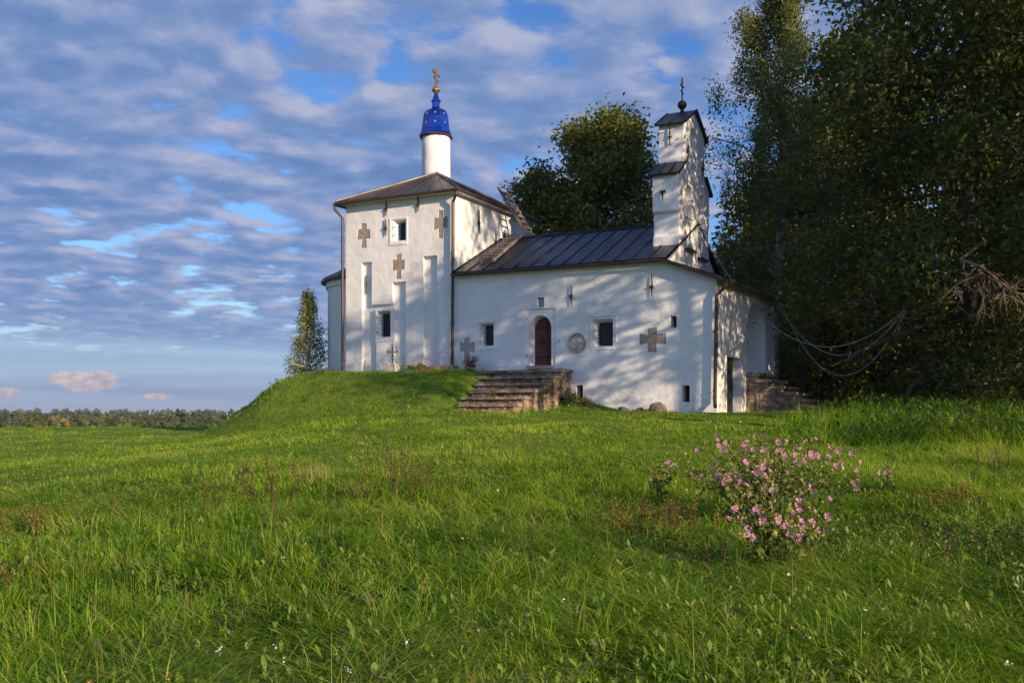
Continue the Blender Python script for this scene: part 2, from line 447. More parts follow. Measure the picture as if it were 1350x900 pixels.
class MB:
    def __init__(self):
        self.v = []
        self.f = []

    def add(self, vs, fs):
        o = len(self.v)
        self.v += [tuple(p) for p in vs]
        self.f += [tuple(i + o for i in f) for f in fs]

    def box(self, a, b):
        x0, y0, z0 = a
        x1, y1, z1 = b
        self.add([(x0, y0, z0), (x1, y0, z0), (x1, y1, z0), (x0, y1, z0), (x0, y0, z1), (x1, y0, z1), (x1, y1, z1), (x0, y1, z1)],
                 [(3, 2, 1, 0), (4, 5, 6, 7), (0, 1, 5, 4), (1, 2, 6, 5), (2, 3, 7, 6), (3, 0, 4, 7)])

    def prism(self, poly0, poly1):
        """two matching outlines (3-D) joined by side faces, capped"""
        n = len(poly0)
        self.add(list(poly0) + list(poly1), [tuple(range(n - 1, -1, -1)), tuple(range(n, 2 * n))] + [(i, (i + 1) % n, n + (i + 1) % n, n + i) for i in range(n)])

    def slab(self, q, th):
        q = [Vector(p) for p in q]
        nrm = (q[1] - q[0]).cross(q[3] - q[0]).normalized()
        if nrm.z < 0: nrm = -nrm
        self.prism([p - nrm * th for p in q], q)

    def tube(self, pts, rad, n=8, cap=True):
        pts = [Vector(p) for p in pts]
        if not hasattr(rad, '__len__'): rad = [rad] * len(pts)
        rings = []
        for i, p in enumerate(pts):
            d = (pts[min(i + 1, len(pts) - 1)] - pts[max(i - 1, 0)]).normalized()
            a = d.orthogonal().normalized() if i == 0 else (prev - d * prev.dot(d)).normalized()
            prev = a
            b = d.cross(a)
            rings.append([p + (a * math.cos(2 * math.pi * k / n) + b * math.sin(2 * math.pi * k / n)) * rad[i] for k in range(n)])
        vs = [v for r in rings for v in r]
        fs = []
        for i in range(len(pts) - 1):
            for k in range(n):
                fs.append((i * n + k, i * n + (k + 1) % n, (i + 1) * n + (k + 1) % n, (i + 1) * n + k))
        if cap:
            fs.append(tuple(range(n - 1, -1, -1)))
            fs.append(tuple((len(pts) - 1) * n + k for k in range(n)))
        self.add(vs, fs)

    def lathe(self, prof, c, n=24, rot=0.0):
        vs = []
        for (r, z) in prof:
            for k in range(n):
                a = 2 * math.pi * k / n + rot
                vs.append((c[0] + r * math.cos(a), c[1] + r * math.sin(a), c[2] + z))
        fs = []
        for i in range(len(prof) - 1):
            for k in range(n):
                fs.append((i * n + k, i * n + (k + 1) % n, (i + 1) * n + (k + 1) % n, (i + 1) * n + k))
        fs.append(tuple(range(n - 1, -1, -1)))
        fs.append(tuple((len(prof) - 1) * n + k for k in range(n)))
        self.add(vs, fs)

    def rough_block(self, a, b, jit, seed, nx=6, ny=3, nz=3):
        """a hewn stone: box of several cells with jittered skin and worn corners"""
        r = random.Random(seed)
        x0, y0, z0 = a
        x1, y1, z1 = b
        idx = {}
        vs = []
        def vid(i, j, k):
            key = (i, j, k)
            if key not in idx:
                edge = sum((i in (0, nx), j in (0, ny), k in (0, nz)))
                w = 0.0 if edge < 2 else (0.5 if edge == 2 else 1.0)
                cx, cy, cz = (x0 + x1) / 2, (y0 + y1) / 2, (z0 + z1) / 2
                p = [x0 + (x1 - x0) * i / nx, y0 + (y1 - y0) * j / ny, z0 + (z1 - z0) * k / nz]
                for q, c in enumerate((cx, cy, cz)):
                    p[q] += math.copysign(-w * jit * 0.8, p[q] - c) + r.uniform(-jit, jit) * 0.6
                idx[key] = len(vs)
                vs.append(p)
            return idx[key]
        fs = []
        for i in range(nx):
            for j in range(ny):
                fs.append((vid(i, j, 0), vid(i, j + 1, 0), vid(i + 1, j + 1, 0), vid(i + 1, j, 0)))
                fs.append((vid(i, j, nz), vid(i + 1, j, nz), vid(i + 1, j + 1, nz), vid(i, j + 1, nz)))
        for i in range(nx):
            for k in range(nz):
                fs.append((vid(i, 0, k), vid(i + 1, 0, k), vid(i + 1, 0, k + 1), vid(i, 0, k + 1)))
                fs.append((vid(i, ny, k), vid(i, ny, k + 1), vid(i + 1, ny, k + 1), vid(i + 1, ny, k)))
        for j in range(ny):
            for k in range(nz):
                fs.append((vid(0, j, k), vid(0, j, k + 1), vid(0, j + 1, k + 1), vid(0, j + 1, k)))
                fs.append((vid(nx, j, k), vid(nx, j + 1, k), vid(nx, j + 1, k + 1), vid(nx, j, k + 1)))
        self.add(vs, fs)

    def build(self, name, mat, parent=None, smooth=False, bevel=0.0):
        me = bpy.data.meshes.new(name)
        me.from_pydata(self.v, [], self.f)
        bm = bmesh.new()
        bm.from_mesh(me)
        bmesh.ops.recalc_face_normals(bm, faces=bm.faces)
        if bevel:
            bmesh.ops.bevel(bm, geom=list(bm.edges), offset=bevel, segments=2, affect='EDGES', clamp_overlap=True)
        bm.to_mesh(me)
        bm.free()
        if smooth:
            for p in me.polygons: p.use_smooth = True
        me.update()
        return link(name, me, mat, parent)


def cut(o, cutters):
    """boolean-subtract a list of MB volumes from o (o still unparented, at the origin)"""
    for c in cutters:
        co = c.build('cutter', None)
        md = o.modifiers.new('cut', 'BOOLEAN')
        md.operation = 'DIFFERENCE'
        md.solver = 'EXACT'
        md.object = co
        dg = bpy.context.evaluated_depsgraph_get()
        me = bpy.data.meshes.new_from_object(o.evaluated_get(dg))
        o.modifiers.clear()
        old = o.data
        o.data = me
        bpy.data.meshes.remove(old)
        bpy.data.objects.remove(co)


def soften(o, w=0.012):
    md = o.modifiers.new('worn_edges', 'BEVEL')
    md.width = w
    md.segments = 2
    md.limit_method = 'ANGLE'
    md.angle_limit = R(40)


# ------------------------------------------------------------------ terrain
CX, CY = -2.077, 36.0
CA = math.atan2(-0.447, 0.894)
EYE = 1.6


def to_world(t, u, z=0.0):
    return (CX + 0.8944 * t + 0.4472 * u, CY - 0.4472 * t + 0.8944 * u, z + EYE)


def sstep(x):
    x = np.clip(x, 0, 1)
    return x * x * (3 - 2 * x)


def vnoise(x, y, s, seed=0):
    x = np.asarray(x, float) * s + 71.3 * seed
    y = np.asarray(y, float) * s - 37.7 * seed
    xi, yi = np.floor(x), np.floor(y)
    fx, fy = sstep(x - xi), sstep(y - yi)
    def h(a, b):
        v = np.sin(a * 127.1 + b * 311.7 + seed * 17.7) * 43758.5453
        return v - np.floor(v)
    return (h(xi, yi) * (1 - fx) + h(xi + 1, yi) * fx) * (1 - fy) + (h(xi, yi + 1) * (1 - fx) + h(xi + 1, yi + 1) * fx) * fy


def ground(x, y):
    """ground height in world z"""
    x = np.asarray(x, float)
    y = np.asarray(y, float)
    hc = -1.6 + 1.6 * np.clip((y - 6) / 25, -0.1, 1.04)
    hl = -1.6 + 0.83 * np.clip((y - 6) / 44, -0.1, 1.0)
    w = sstep((x + 13) / 11)
    h = hl * (1 - w) + hc * w
    drop = np.clip((y - 54) / 90, 0, 1) * (1 - sstep((x - 2) / 25))
    h = h - 17.0 * sstep(drop)
    dx, dy = x - CX, y - CY
    t = 0.8944 * dx - 0.4472 * dy
    u = 0.4472 * dx + 0.8944 * dy
    wr = 6.4 - 3.6 * sstep((-0.2 - u) / 1.5)
    tl = -5.9 - 1.9 * sstep((u + 0.7) / 4.0)
    dt = np.maximum(tl - t, 0) / 6.0 + np.maximum(t - 0.7, 0) / wr
    du = np.maximum(-0.7 - u, 0) / 3.5 + np.maximum(u - 10, 0) / 7.0
    m = 1 - sstep(np.sqrt(dt * dt + du * du))
    h = h + (1.55 - h) * m
    h = h + m * (1 - m) * 4 * (0.22 * (vnoise(x, y, 0.7, 21) - 0.5) + 0.16 * (vnoise(x, y, 1.7, 22) - 0.5))
    near = np.clip(1 - (np.hypot(x, y) - 60) / 60, 0, 1)
    h = h + near * (0.10 * (vnoise(x, y, 0.45, 1) - 0.5) + 0.05 * (vnoise(x, y, 1.3, 2) - 0.5))
    far = sstep((np.hypot(x, y) - 500) / 2500)
    h = h + far * 12 * vnoise(x, y, 0.0016, 3)
    return h + EYE


def terrain():
    g = np.geomspace(1.0, 4000, 40)[1:]
    xs = np.concatenate([-40 - g[::-1] * 1.0, np.linspace(-40, 40, 201), 40 + g])
    ys = np.concatenate([-12 - g[::-1], np.linspace(-12, 72, 211), 72 + g * 1.4])
    X, Y = np.meshgrid(xs, ys)
    Z = ground(X, Y)
    V = np.stack([X, Y, Z], -1).reshape(-1, 3)
    nx = len(xs)
    i = np.arange(len(ys) - 1)[:, None] * nx + np.arange(nx - 1)[None, :]
    F = np.stack([i, i + 1, i + nx + 1, i + nx], -1).reshape(-1, 4)
    o = nmesh('ground', V, F, M['ground'], smooth=True)
    tag(o, kind='structure')


terrain()


# ------------------------------------------------------------------ the church (local axes: x along the front wall, y into depth, z above eye level)
church = empty('church', (CX, CY, EYE), CA)
tag(church, 'whitewashed old stone church with square tower, blue cupola and gabled belfry on the grassy mound', 'church')


def put(o, parent=church):
    o.parent = parent
    return o


def jamb(t0, t1, z0, z1, grow_l, grow_r, grow_b, grow_t, depth):
    """splayed opening through the front wall: larger at the face than at the pane"""
    b = MB()
    b.prism([(t0 - grow_l, -0.06, z0 - grow_b), (t1 + grow_r, -0.06, z0 - grow_b), (t1 + grow_r, -0.06, z1 + grow_t), (t0 - grow_l, -0.06, z1 + grow_t)],
            [(t0, depth, z0), (t1, depth, z0), (t1, depth, z1), (t0, depth, z1)])
    return b


def boxcut(a, b):
    m = MB()
    m.box(a, b)
    return m


def arch_poly(a0, a1, z0, spring, rise, n=12):
    c, r = (a0 + a1) / 2, (a1 - a0) / 2
    pts = [(a0, z0), (a1, z0)]
    for k in range(n + 1):
        an = math.pi * k / n
        pts.append((c + r * math.cos(an), spring + rise * math.sin(an)))
    return pts


def arch_front(a0, a1, z0, spring, rise, u0, u1, flare=0.0):
    m = MB()
    p0 = arch_poly(a0 - flare, a1 + flare * 0.3, z0, spring, rise + flare * 0.6)
    p1 = arch_poly(a0, a1, z0, spring, rise)
    m.prism([(a, u0, z) for a, z in p0], [(a, u1, z) for a, z in p1])
    return m


def arch_side(a0, a1, z0, spring, rise, t0, t1):
    m = MB()
    p = arch_poly(a0, a1, z0, spring, rise)
    m.prism([(t0, a, z) for a, z in p], [(t1, a, z) for a, z in p])
    return m


CROSSES = {1: ((-4.03, 6.82), 0.56, 0.92, 0.36), 2: ((-0.61, 6.95), 0.54, 1.0, 0.36), 3: ((-2.45, 5.53), 0.54, 0.92, 0.36), 8: ((7.52, 2.42), 0.86, 0.78, 0.34), 9: ((0.50, 2.36), 0.56, 0.80, 0.40)}


def cross_pts(c, w, h, seed, aw):
    r = random.Random(seed)
    a = w * aw / 2
    hw, hh = w / 2, h / 2
    b = h * 0.17
    zc = h * 0.06
    pts = [(-a, -hh), (a, -hh), (a * 0.9, zc - b), (hw, zc - b * 1.2), (hw, zc + b * 1.2), (a * 0.9, zc + b), (a, hh), (-a, hh), (-a * 0.9, zc + b), (-hw, zc + b * 1.2), (-hw, zc - b * 1.2), (-a * 0.9, zc - b)]
    return [(c[0] + x + r.uniform(-.025, .025), c[1] + z + r.uniform(-.03, .03)) for x, z in pts]


def cross_cut(seed):
    c, w, h, aw = CROSSES[seed]
    m = MB()
    p = [(x + math.copysign(.016, x - c[0]), z + math.copysign(.016, z - c[1] - h * .06)) for x, z in cross_pts(c, w, h, seed, aw)]
    m.prism([(x, -0.2, z) for x, z in p], [(x, 0.045, z) for x, z in p])
    return m


def cross_slab(name, c, w, h, seed, parent, face='front', mat='cross_stone', aw=0.36):
    """equal-ish armed stone cross set in the plaster, with crooked worn edges"""
    c, w, h, aw = CROSSES[seed]
    pts = cross_pts(c, w, h, seed, aw)
    m = MB()
    m.prism([(x, 0.016, z) for x, z in pts], [(x, 0.08, z) for x, z in pts])
    return m.build(name, M[mat], parent)


def anchor(t, z0, z1, parent, face='front', tt=0.0):
    """iron tie-rod anchor: a long bar with a short wedge through an eye"""
    m = MB()
    mid = z0 + (z1 - z0) * 0.45
    if face == 'front':
        m.tube([(t, -0.05, z0), (t + 0.01, -0.06, mid), (t - 0.005, -0.05, z1)], [0.018, 0.03, 0.02], 6)
        m.box((t - 0.09, -0.085, mid - 0.02), (t + 0.06, -0.045, mid + 0.02))
        m.box((t - 0.03, -0.06, mid - 0.07), (t + 0.03, 0.02, mid + 0.07))
    else:
        m.tube([(tt + 0.05, t, z0), (tt + 0.06, t, mid), (tt + 0.05, t, z1)], [0.018, 0.03, 0.02], 6)
        m.box((tt + 0.045, t - 0.07, mid - 0.02), (tt + 0.085, t + 0.07, mid + 0.02))
        m.box((tt - 0.02, t - 0.03, mid - 0.07), (tt + 0.06, t + 0.03, mid + 0.07))
    return m.build('wall_anchor', M['iron'], parent)


def window(t0, t1, z0, z1, depth, bars_v, bars_h, parent, frame=None):
    """dark pane deep in the wall + iron grille + timber frame"""
    w = MB()
    w.box((t0 - 0.02, depth + 0.002, z0 - 0.02), (t1 + 0.02, depth + 0.05, z1 + 0.02))
    o = w.build('window', M['glass'], parent)
    fr = MB()
    for (a, b) in (((t0 + .002, z0 + .002), (t0 + .042, z1 - .002)), ((t1 - .042, z0 + .002), (t1 - .002, z1 - .002)), ((t0 + .042, z0 + .002), (t1 - .042, z0 + .045)), ((t0 + .042, z1 - .045), (t1 - .042, z1 - .002))):
        fr.box((a[0], depth - 0.04, a[1]), (b[0], depth + 0.001, b[1]))
    fr.build('frame', M['brownwood'] if frame is None else frame, o)
    g = MB()
    for k in range(bars_v):
        x = t0 + (t1 - t0) * (k + 1) / (bars_v + 1)
        g.tube([(x, depth - 0.10, z0 - 0.03), (x, depth - 0.10, z1 + 0.03)], 0.011, 6)
    for k in range(bars_h):
        z = z0 + (z1 - z0) * (k + 1) / (bars_h + 1)
        g.box((t0 - 0.03, depth - 0.125, z - 0.011), (t1 + 0.03, depth - 0.112, z + 0.011))
    g.build('grille', M['iron'], o)
    return o


def hook(t, z, parent):
    m = MB()
    m.tube([(t, 0.03, z), (t + 0.02, -0.04, z), (t + 0.05, -0.07, z + 0.02)], 0.016, 6)
    return m.build('shutter_hook', M['iron'], parent)


def roof_slab(name, q, th, nrib, mat, parent, rib=0.022):
    """sheet-metal roof plane with raised standing seams running from edge q0-q1 (eave) to q3-q2 (ridge)"""
    m = MB()
    m.slab(q, th)
    q = [Vector(p) for p in q]
    nrm = (q[1] - q[0]).cross(q[3] - q[0]).normalized()
    if nrm.z < 0: nrm = -nrm
    for k in range(nrib + 1):
        f = min(max(k / nrib, 0.004), 0.996)
        a = q[0].lerp(q[1], f)
        b = q[3].lerp(q[2], f)
        sd = (q[1] - q[0]).normalized() * rib * 0.5
        lo, hi = nrm * 0.002, nrm * 0.035
        a2, b2 = a.lerp(b, 0.004), b.lerp(a, 0.004)
        m.prism([a2 - sd + lo, a2 + sd + lo, a2 + sd + hi, a2 - sd + hi], [b2 - sd + lo, b2 + sd + lo, b2 + sd + hi, b2 - sd + hi])
    return m.build(name, mat, parent)


def gutter(pts, parent, r=0.065):
    m = MB()
    m.tube(pts, r, 8)
    return m.build('gutter', M['gutter'], parent)


def downpipe(pts, parent, r=0.055):
    m = MB()
    m.tube(pts, r, 10)
    zs = [p[2] for p in pts]
    x, y = pts[-2][0], pts[-2][1]
    z = zs[-1] + 0.5
    while z < zs[2] - 0.3:
        m.tube([(x, y, z), (x, y, z + 0.05)], r + 0.014, 10)
        z += 1.9
    return m.build('downpipe', M['gutter'], parent)


# --- square tower
m = MB()
m.box((-4.87, 0, -0.6), (0, 6.5, 8.12))
tower = m.build('tower_wall', M['plaster'])
D = 0.15
cut(tower, [
    boxcut((-4.12, -0.2, 0.0), (-3.66, D, 5.79)),
    boxcut((-3.70, -0.2, 0.0), (-2.13, D - 0.003, 4.15)),
    boxcut((-2.72, -0.2, 4.0), (-2.13, D + 0.003, 4.95)),
    boxcut((-1.36, -0.2, 0.0), (-0.76, D, 5.83)),
    cross_cut(1), cross_cut(2), cross_cut(3),
])
# the raised window surround and the strip of wall below it stand inside the recess
m = MB()
m.box((-3.50, 0.0, 2.72), (-2.62, D + 0.2, 3.99))
blk = m.build('window_surround', M['plaster'])
cut(blk, [jamb(-3.33, -2.86, 2.92, 3.79, 0.14, 0.04, 0.02, 0.12, 0.36)])
cut(tower, [jamb(-3.33, -2.86, 2.92, 3.79, 0.14, 0.04, 0.02, 0.12, 0.42), jamb(-2.50, -2.22, 6.52, 7.18, 0.24, 0.10, 0.03, 0.11, 0.30)])
for o in (tower, blk):
    soften(o, 0.018)
    put(o)
m = MB()
m.box((-3.47, 0.012, -0.3), (-2.66, D + 0.1, 2.718))
o = m.build('wall_strip', M['plaster'], church); soften(o)
m = MB()
m.box((-0.64, -0.05, -0.3), (-0.19, 0.1, 3.41))
o = m.build('buttress', M['plaster'], church); soften(o)
m = MB()   # raised plaster rim and sill of the upper window
m.box((-2.86, -0.025, 6.33), (-2.05, 0.05, 6.47)); m.box((-2.86, -0.024, 6.472), (-2.77, 0.05, 7.36)); m.box((-2.10, -0.023, 6.474), (-2.04, 0.05, 7.36)); m.box((-2.766, -0.022, 7.30), (-2.104, 0.05, 7.358))
o = m.build('window_trim', M['plaster'], church); soften(o)
window(-2.50, -2.22, 6.52, 7.18, 0.25, 2, 4, church)
window(-3.33, -2.86, 2.92, 3.79, 0.33, 4, 6, church)
for (t, z) in ((-2.62, 6.72), (-2.62, 7.02), (-3.42, 3.08), (-3.42, 3.65)): hook(t, z, church)
cross_slab('stone_cross', (-4.03, 6.82), 0.56, 0.92, 1, church)
cross_slab('stone_cross', (-0.61, 6.95), 0.54, 1.0, 2, church)
cross_slab('stone_cross', (-2.45, 5.53), 0.54, 0.92, 3, church)
for (t, a, b) in ((-2.98, 7.48, 8.03), (-3.0, 6.72, 7.35), (-1.56, 7.51, 8.05)): anchor(t, a, b, church)
m = MB(); m.tube([(-3.99, D - 0.04, 4.6), (-3.99, D - 0.05, 5.0), (-3.99, D - 0.04, 5.32)], [0.02, 0.03, 0.02], 6); m.build('wall_anchor', M['iron'], church)
for (u, a, b) in ((1.75, 6.85, 7.75), (3.9, 6.9, 7.35), (3.15, 6.45, 7.1)): anchor(u, a, b, church, 'side', 0.0)

ea, eb = 0.27, 0.30
E0, E1, E2, E3 = (-4.87 - ea, -eb, 8.16), (ea, -eb, 8.16), (ea, 6.5 + eb, 8.16), (-4.87 - ea, 6.5 + eb, 8.16)
AP = (-2.43, 2.75, 9.62)
for (a, b, n) in ((E0, E1, 9), (E1, E2, 11), (E2, E3, 9), (E3, E0, 11)):
    roof_slab('tower_roof', [a, b, tuple(Vector(AP) + (Vector(b) - Vector(a)).normalized() * 0.03), AP], 0.06, n, M['roof_brown'], church)
m = MB()
for e in (E0, E1, E2, E3):
    m.tube([Vector(e) + Vector((0, 0, .02)), Vector(AP) + Vector((0, 0, .03))], 0.045, 6)
m.build('ridge_cap', M['roof_brown'], church)
m = MB()
m.box((-4.87 - ea + .05, -eb + .05, 8.06), (ea - .05, 6.5 + eb - .05, 8.098))
m.build('eave_soffit', M['plaster'], church)
gz = 8.09
gutter([(E0[0] - .03, E0[1] - .03, gz - .03), (E1[0] + .03, E1[1] - .03, gz)], church)
gutter([(E1[0] + .03, E1[1] - .02, gz), (E2[0] + .03, E2[1], gz)], church)
gutter([(E0[0] - .03, E0[1] - .02, gz - .03), (E3[0] - .03, E3[1], gz)], church)
downpipe([(E0[0] - .03, -.30, gz - .05), (E0[0] - .03, -.30, gz - .22), (-4.93, -.13, gz - .55), (-4.93, -.13, 1.75), (-4.99, -.28, 1.52)], church)
downpipe([(0.22, -.30, gz - .05), (0.22, -.30, gz - .15), (-0.02, -.13, gz - .42), (-0.04, -.13, 1.75), (-0.07, -.30, 1.50)], church)
downpipe([(E2[0], 6.6, gz - .05), (E2[0], 6.6, gz - .2), (0.07, 6.58, gz - .5), (0.07, 6.58, 3.0), (0.07, 6.6, 2.8)], church)

# --- drum, blue cupola, cross
DC = (-2.76, 3.25)
m = MB()
m.lathe([(0.60, 8.3), (0.585, 9.6), (0.575, 10.6), (0.575, 11.22)], (DC[0], DC[1], 0), 40)
drum = m.build('drum', M['plaster'], church, smooth=True)
for p in drum.data.polygons: p.use_smooth = abs(p.normal.z) < 0.5
m = MB()
m.lathe([(0.70, 11.205), (0.715, 11.235), (0.70, 11.27)], (DC[0], DC[1], 0), 8, R(22.5 + 26.6))
m.build('cupola_rim', M['gutter'], church)
prof = [(0.69, 11.272), (0.645, 11.36), (0.60, 11.55), (0.568, 11.78), (0.545, 12.0), (0.505, 12.15), (0.42, 12.28), (0.29, 12.37), (0.185, 12.405), (0.165, 12.45), (0.165, 12.66)]
m = MB()
m.lathe(prof, (DC[0], DC[1], 0), 8, R(22.5 + 26.6))
dome = m.build('cupola', M['blue'], church)
m = MB()
m.lathe([(0.165, 12.662), (0.205, 12.675), (0.205, 12.72), (0.165, 12.74), (0.10, 12.90), (0.075, 13.02)], (DC[0], DC[1], 0), 8, R(22.5 + 26.6))
m.build('cupola_neck', M['blue'], church)
rr = R(26.6)
for k in range(8):
    a = k * math.pi / 4 + rr
    for (z, r0, sl, off) in ((11.74, 0.572 * math.cos(math.pi / 8), 0.10, 0.0), (12.11, 0.515 * math.cos(math.pi / 8), 0.45, 0.0)):
        m = MB()
        n = 10
        ca, sa = math.cos(a), math.sin(a)
        pts0, pts1 = [], []
        for q in range(n):
            rad = 0.055 if q % 2 == 0 else 0.024
            an = 2 * math.pi * q / n + math.pi / 2
            lx, lz = rad * math.cos(an), rad * math.sin(an)
            rd = r0 - lz * sl
            for lst, dd in ((pts0, -0.02), (pts1, 0.022)):
                lst.append((DC[0] + (rd + dd) * ca - lx * sa, DC[1] + (rd + dd) * sa + lx * ca, z + lz))
        m.prism(pts0, pts1)
        m.build('star', M['star'], dome)
m = MB()
m.lathe([(0.06, 12.99), (0.10, 13.04), (0.18, 13.13), (0.175, 13.17), (0.07, 13.33), (0.045, 13.40)], (DC[0], DC[1], 0), 10)
cr = m.build('cross', M['gold'], church)
m = MB()
x, y = DC
m.box((x - .028, y - .045, 13.38), (x + .028, y + .045, 14.02))
m.prism([(x - .03, y - .30, 13.83), (x + .03, y - .30, 13.83), (x + .03, y - .30, 13.91), (x - .03, y - .30, 13.91)], [(x - .031, y + .30, 13.76), (x + .031, y + .30, 13.76), (x + .031, y + .30, 13.84), (x - .031, y + .30, 13.84)])
m.box((x - .026, y - .14, 13.92), (x + .026, y + .14, 13.97))
m.prism([(x - .027, y - .19, 13.64), (x + .027, y - .19, 13.64), (x + .027, y - .19, 13.70), (x - .027, y - .19, 13.70)], [(x - .027, y + .19, 13.52), (x + .027, y + .19, 13.52), (x + .027, y + .19, 13.58), (x - .027, y + .19, 13.58)])
m.build('cross_arms', M['gold'], cr)

# --- apse
AC = (-4.87, 3.2)
m = MB()
n = 28
p = [(AC[0] + 0.4, AC[1] + 2.62)] + [(AC[0] - 2.62 * math.sin(math.pi * k / n), AC[1] + 2.62 * math.cos(math.pi * k / n)) for k in range(n + 1)] + [(AC[0] + 0.4, AC[1] - 2.62)]
m.prism([(a * 1.0 - 0.05 * 0, b, -0.8) for a, b in p], [(a, b, 5.32) for a, b in p])
apse = m.build('apse_wall', M['plaster'], church)
m = MB()
ring = [(AC[0] - 2.90 * math.sin(math.pi * k / n), AC[1] + 2.90 * math.cos(math.pi * k / n)) for k in range(n + 1)]
top = (AC[0] + 0.02, AC[1], 6.9)
vs = [(a, b, 5.42) for a, b in ring] + [(a, b, 5.34) for a, b in ring] + [top]
fs = [(k, k + 1, 2 * n + 2) for k in range(n)] + [(k + n + 1, k + n + 2, k + 1, k) for k in range(n)] + [tuple(range(n + 1, 2 * n + 2))]
m.add(vs, fs)
for k in range(2, n, 4):
    m.tube([(ring[k][0], ring[k][1], 5.43), (top[0], top[1], top[2] + .01)], 0.022, 5)
m.build('apse_roof', M['roof_brown'], church)
m = MB()
ri = [(AC[0] - 2.70 * math.sin(math.pi * k / n), AC[1] + 2.70 * math.cos(math.pi * k / n)) for k in range(n + 1)]
m.prism([(a, b, 5.12) for a, b in ri], [(a, b, 5.33) for a, b in ri])
m.build('apse_cornice', M['plaster'], church)

# --- nave and porch
WX = 9.68
m = MB()
m.prism([(0.0, 0.004, -1.0), (WX, 0.004, -1.0), (WX, 0.004, 4.40), (8.05, 0.004, 4.99), (0.0, 0.004, 5.07)],
        [(0.0, 6.9, -1.0), (WX + 0.41, 6.9, -1.0), (WX + 0.41, 6.9, 4.40), (8.05, 6.9, 4.99), (0.0, 6.9, 5.07)])
nave = m.build('nave_wall', M['plaster'])
cut(nave, [
    jamb(1.13, 1.54, 2.46, 3.17, 0.15, 0.05, 0.03, 0.07, 0.40),
    boxcut((2.86, -0.2, 1.67), (4.0, 0.05, 3.66)),
    arch_front(3.06, 3.80, 1.67, 2.98, 0.40, -0.1, 0.50, 0.13),
    boxcut((3.31, -0.2, 3.72), (3.57, 0.16, 4.06)),
    jamb(5.52, 6.05, 2.33, 3.08, 0.15, 0.09, 0.07, 0.15, 0.40),
    boxcut((8.13, -0.2, 2.82), (8.34, 0.45, 3.21)),
    boxcut((8.53, -0.2, 0.38), (8.78, 0.5, 0.92)),
    boxcut((4.77, -0.2, 0.50), (5.03, 0.5, 0.98)),
    boxcut((WX - 0.35, 1.03, -0.05), (WX + 1, 2.62, 1.90)),
    arch_side(3.30, 5.62, 1.46, 3.05, 0.95, WX - 0.72, WX + 1),
    cross_cut(8), cross_cut(9),
    boxcut((WX - 0.1, 0.75, 2.1), (WX + 0.5, 0.85, 2.8)),
])
soften(nave, 0.02)
put(nave)
m = MB()   # triangular gable end above the porch roof
m.prism([(7.86, 0.02, 4.9), (7.86, 3.44, 6.74), (7.86, 6.86, 4.9)], [(8.0, 0.02, 4.9), (8.0, 3.44, 6.74), (8.0, 6.86, 4.9)])
m.build('gable_wall', M['plaster'], church)
window(1.13, 1.54, 2.46, 3.17, 0.35, 3, 5, church)
window(5.52, 6.05, 2.33, 3.08, 0.35, 4, 5, church)
for (t, z) in ((1.04, 2.62), (1.04, 3.06), (2.90, 2.02), (2.90, 3.33)): hook(t, z, church)
hook(4.12, 2.50, church)
for (a, b) in (((8.10, 2.80), (8.37, 3.23)), ((8.50, 0.35), (8.81, 0.95)), ((4.74, 0.47), (5.06, 1.0))):
    m = MB(); m.box((a[0], 0.42, a[1]), (b[0], 0.46, b[1])); m.build('opening', M['dark_hole'], church)
m = MB()   # plaster trim round the two windows
m.box((0.93, -0.018, 2.27), (1.86, 0.03, 2.38))
o = m.build('window_sill', M['plaster'], church); soften(o)
m = MB(); m.box((0.96, -0.02, 3.27), (1.66, 0.03, 3.31)); m.build('window_trim', M['plaster'], church)
m = MB()
m.box((5.30, -0.018, 2.16), (6.20, 0.03, 2.24)); m.box((5.30, -0.02, 2.238), (5.33, 0.03, 3.284)); m.box((5.26, -0.022, 3.282), (6.27, 0.03, 3.33)); m.box((6.21, -0.019, 2.40), (6.26, 0.03, 3.284))
o = m.build('window_trim', M['plaster'], church); soften(o)

# front door
m = MB()
p = arch_poly(3.02, 3.84, 1.69, 2.98, 0.42)
m.prism([(a, 0.40, z) for a, z in p], [(a, 0.47, z) for a, z in p])
door = m.build('door', M['door'], church)
m = MB()
for z in (1.98, 2.55, 3.02):
    m.box((3.06, 0.385, z - 0.035), (3.79, 0.402, z + 0.035))
m.box((3.50, 0.378, 1.72), (3.57, 0.404, 3.34))
m.box((3.30, 0.383, 2.44), (3.42, 0.403, 2.66))
m.build('iron_strap', M['iron'], door)
m = MB(); m.tube([(3.34, 0.39, 2.42), (3.34, 0.33, 2.44), (3.34, 0.33, 2.58), (3.34, 0.39, 2.60)], 0.013, 6); m.build('handle', M['iron'], door)
m = MB(); m.rough_block((2.95, -0.10, 1.58), (3.92, 0.45, 1.672), 0.012, 5); m.build('door_sill', M['pale_stone'], church)
# icon niche above the door
m = MB(); m.box((3.36, 0.10, 3.76), (3.53, 0.155, 4.02)); ic = m.build('icon', M['icon'], church)
m = MB()
for (a, b) in (((3.345, 3.745), (3.365, 4.035)), ((3.525, 3.745), (3.545, 4.035)), ((3.366, 3.745), (3.524, 3.765)), ((3.366, 4.015), (3.524, 4.035))):
    m.box((a[0], 0.085, a[1]), (b[0], 0.157, b[1]))
m.build('frame', M['wood'], ic)
m = MB(); m.box((3.26, -0.03, 3.675), (3.62, 0.05, 3.712)); m.build('niche_sill', M['plaster'], church)
for (t, a, b) in ((4.62, 3.72, 4.42), (7.51, 3.87, 4.58)): anchor(t, a, b, church)
cross_slab('stone_cross', (7.52, 2.42), 0.86, 0.78, 8, church, aw=0.34)
cross_slab('stone_cross', (0.50, 2.36), 0.56, 0.80, 9, church, mat='pale_stone', aw=0.40)
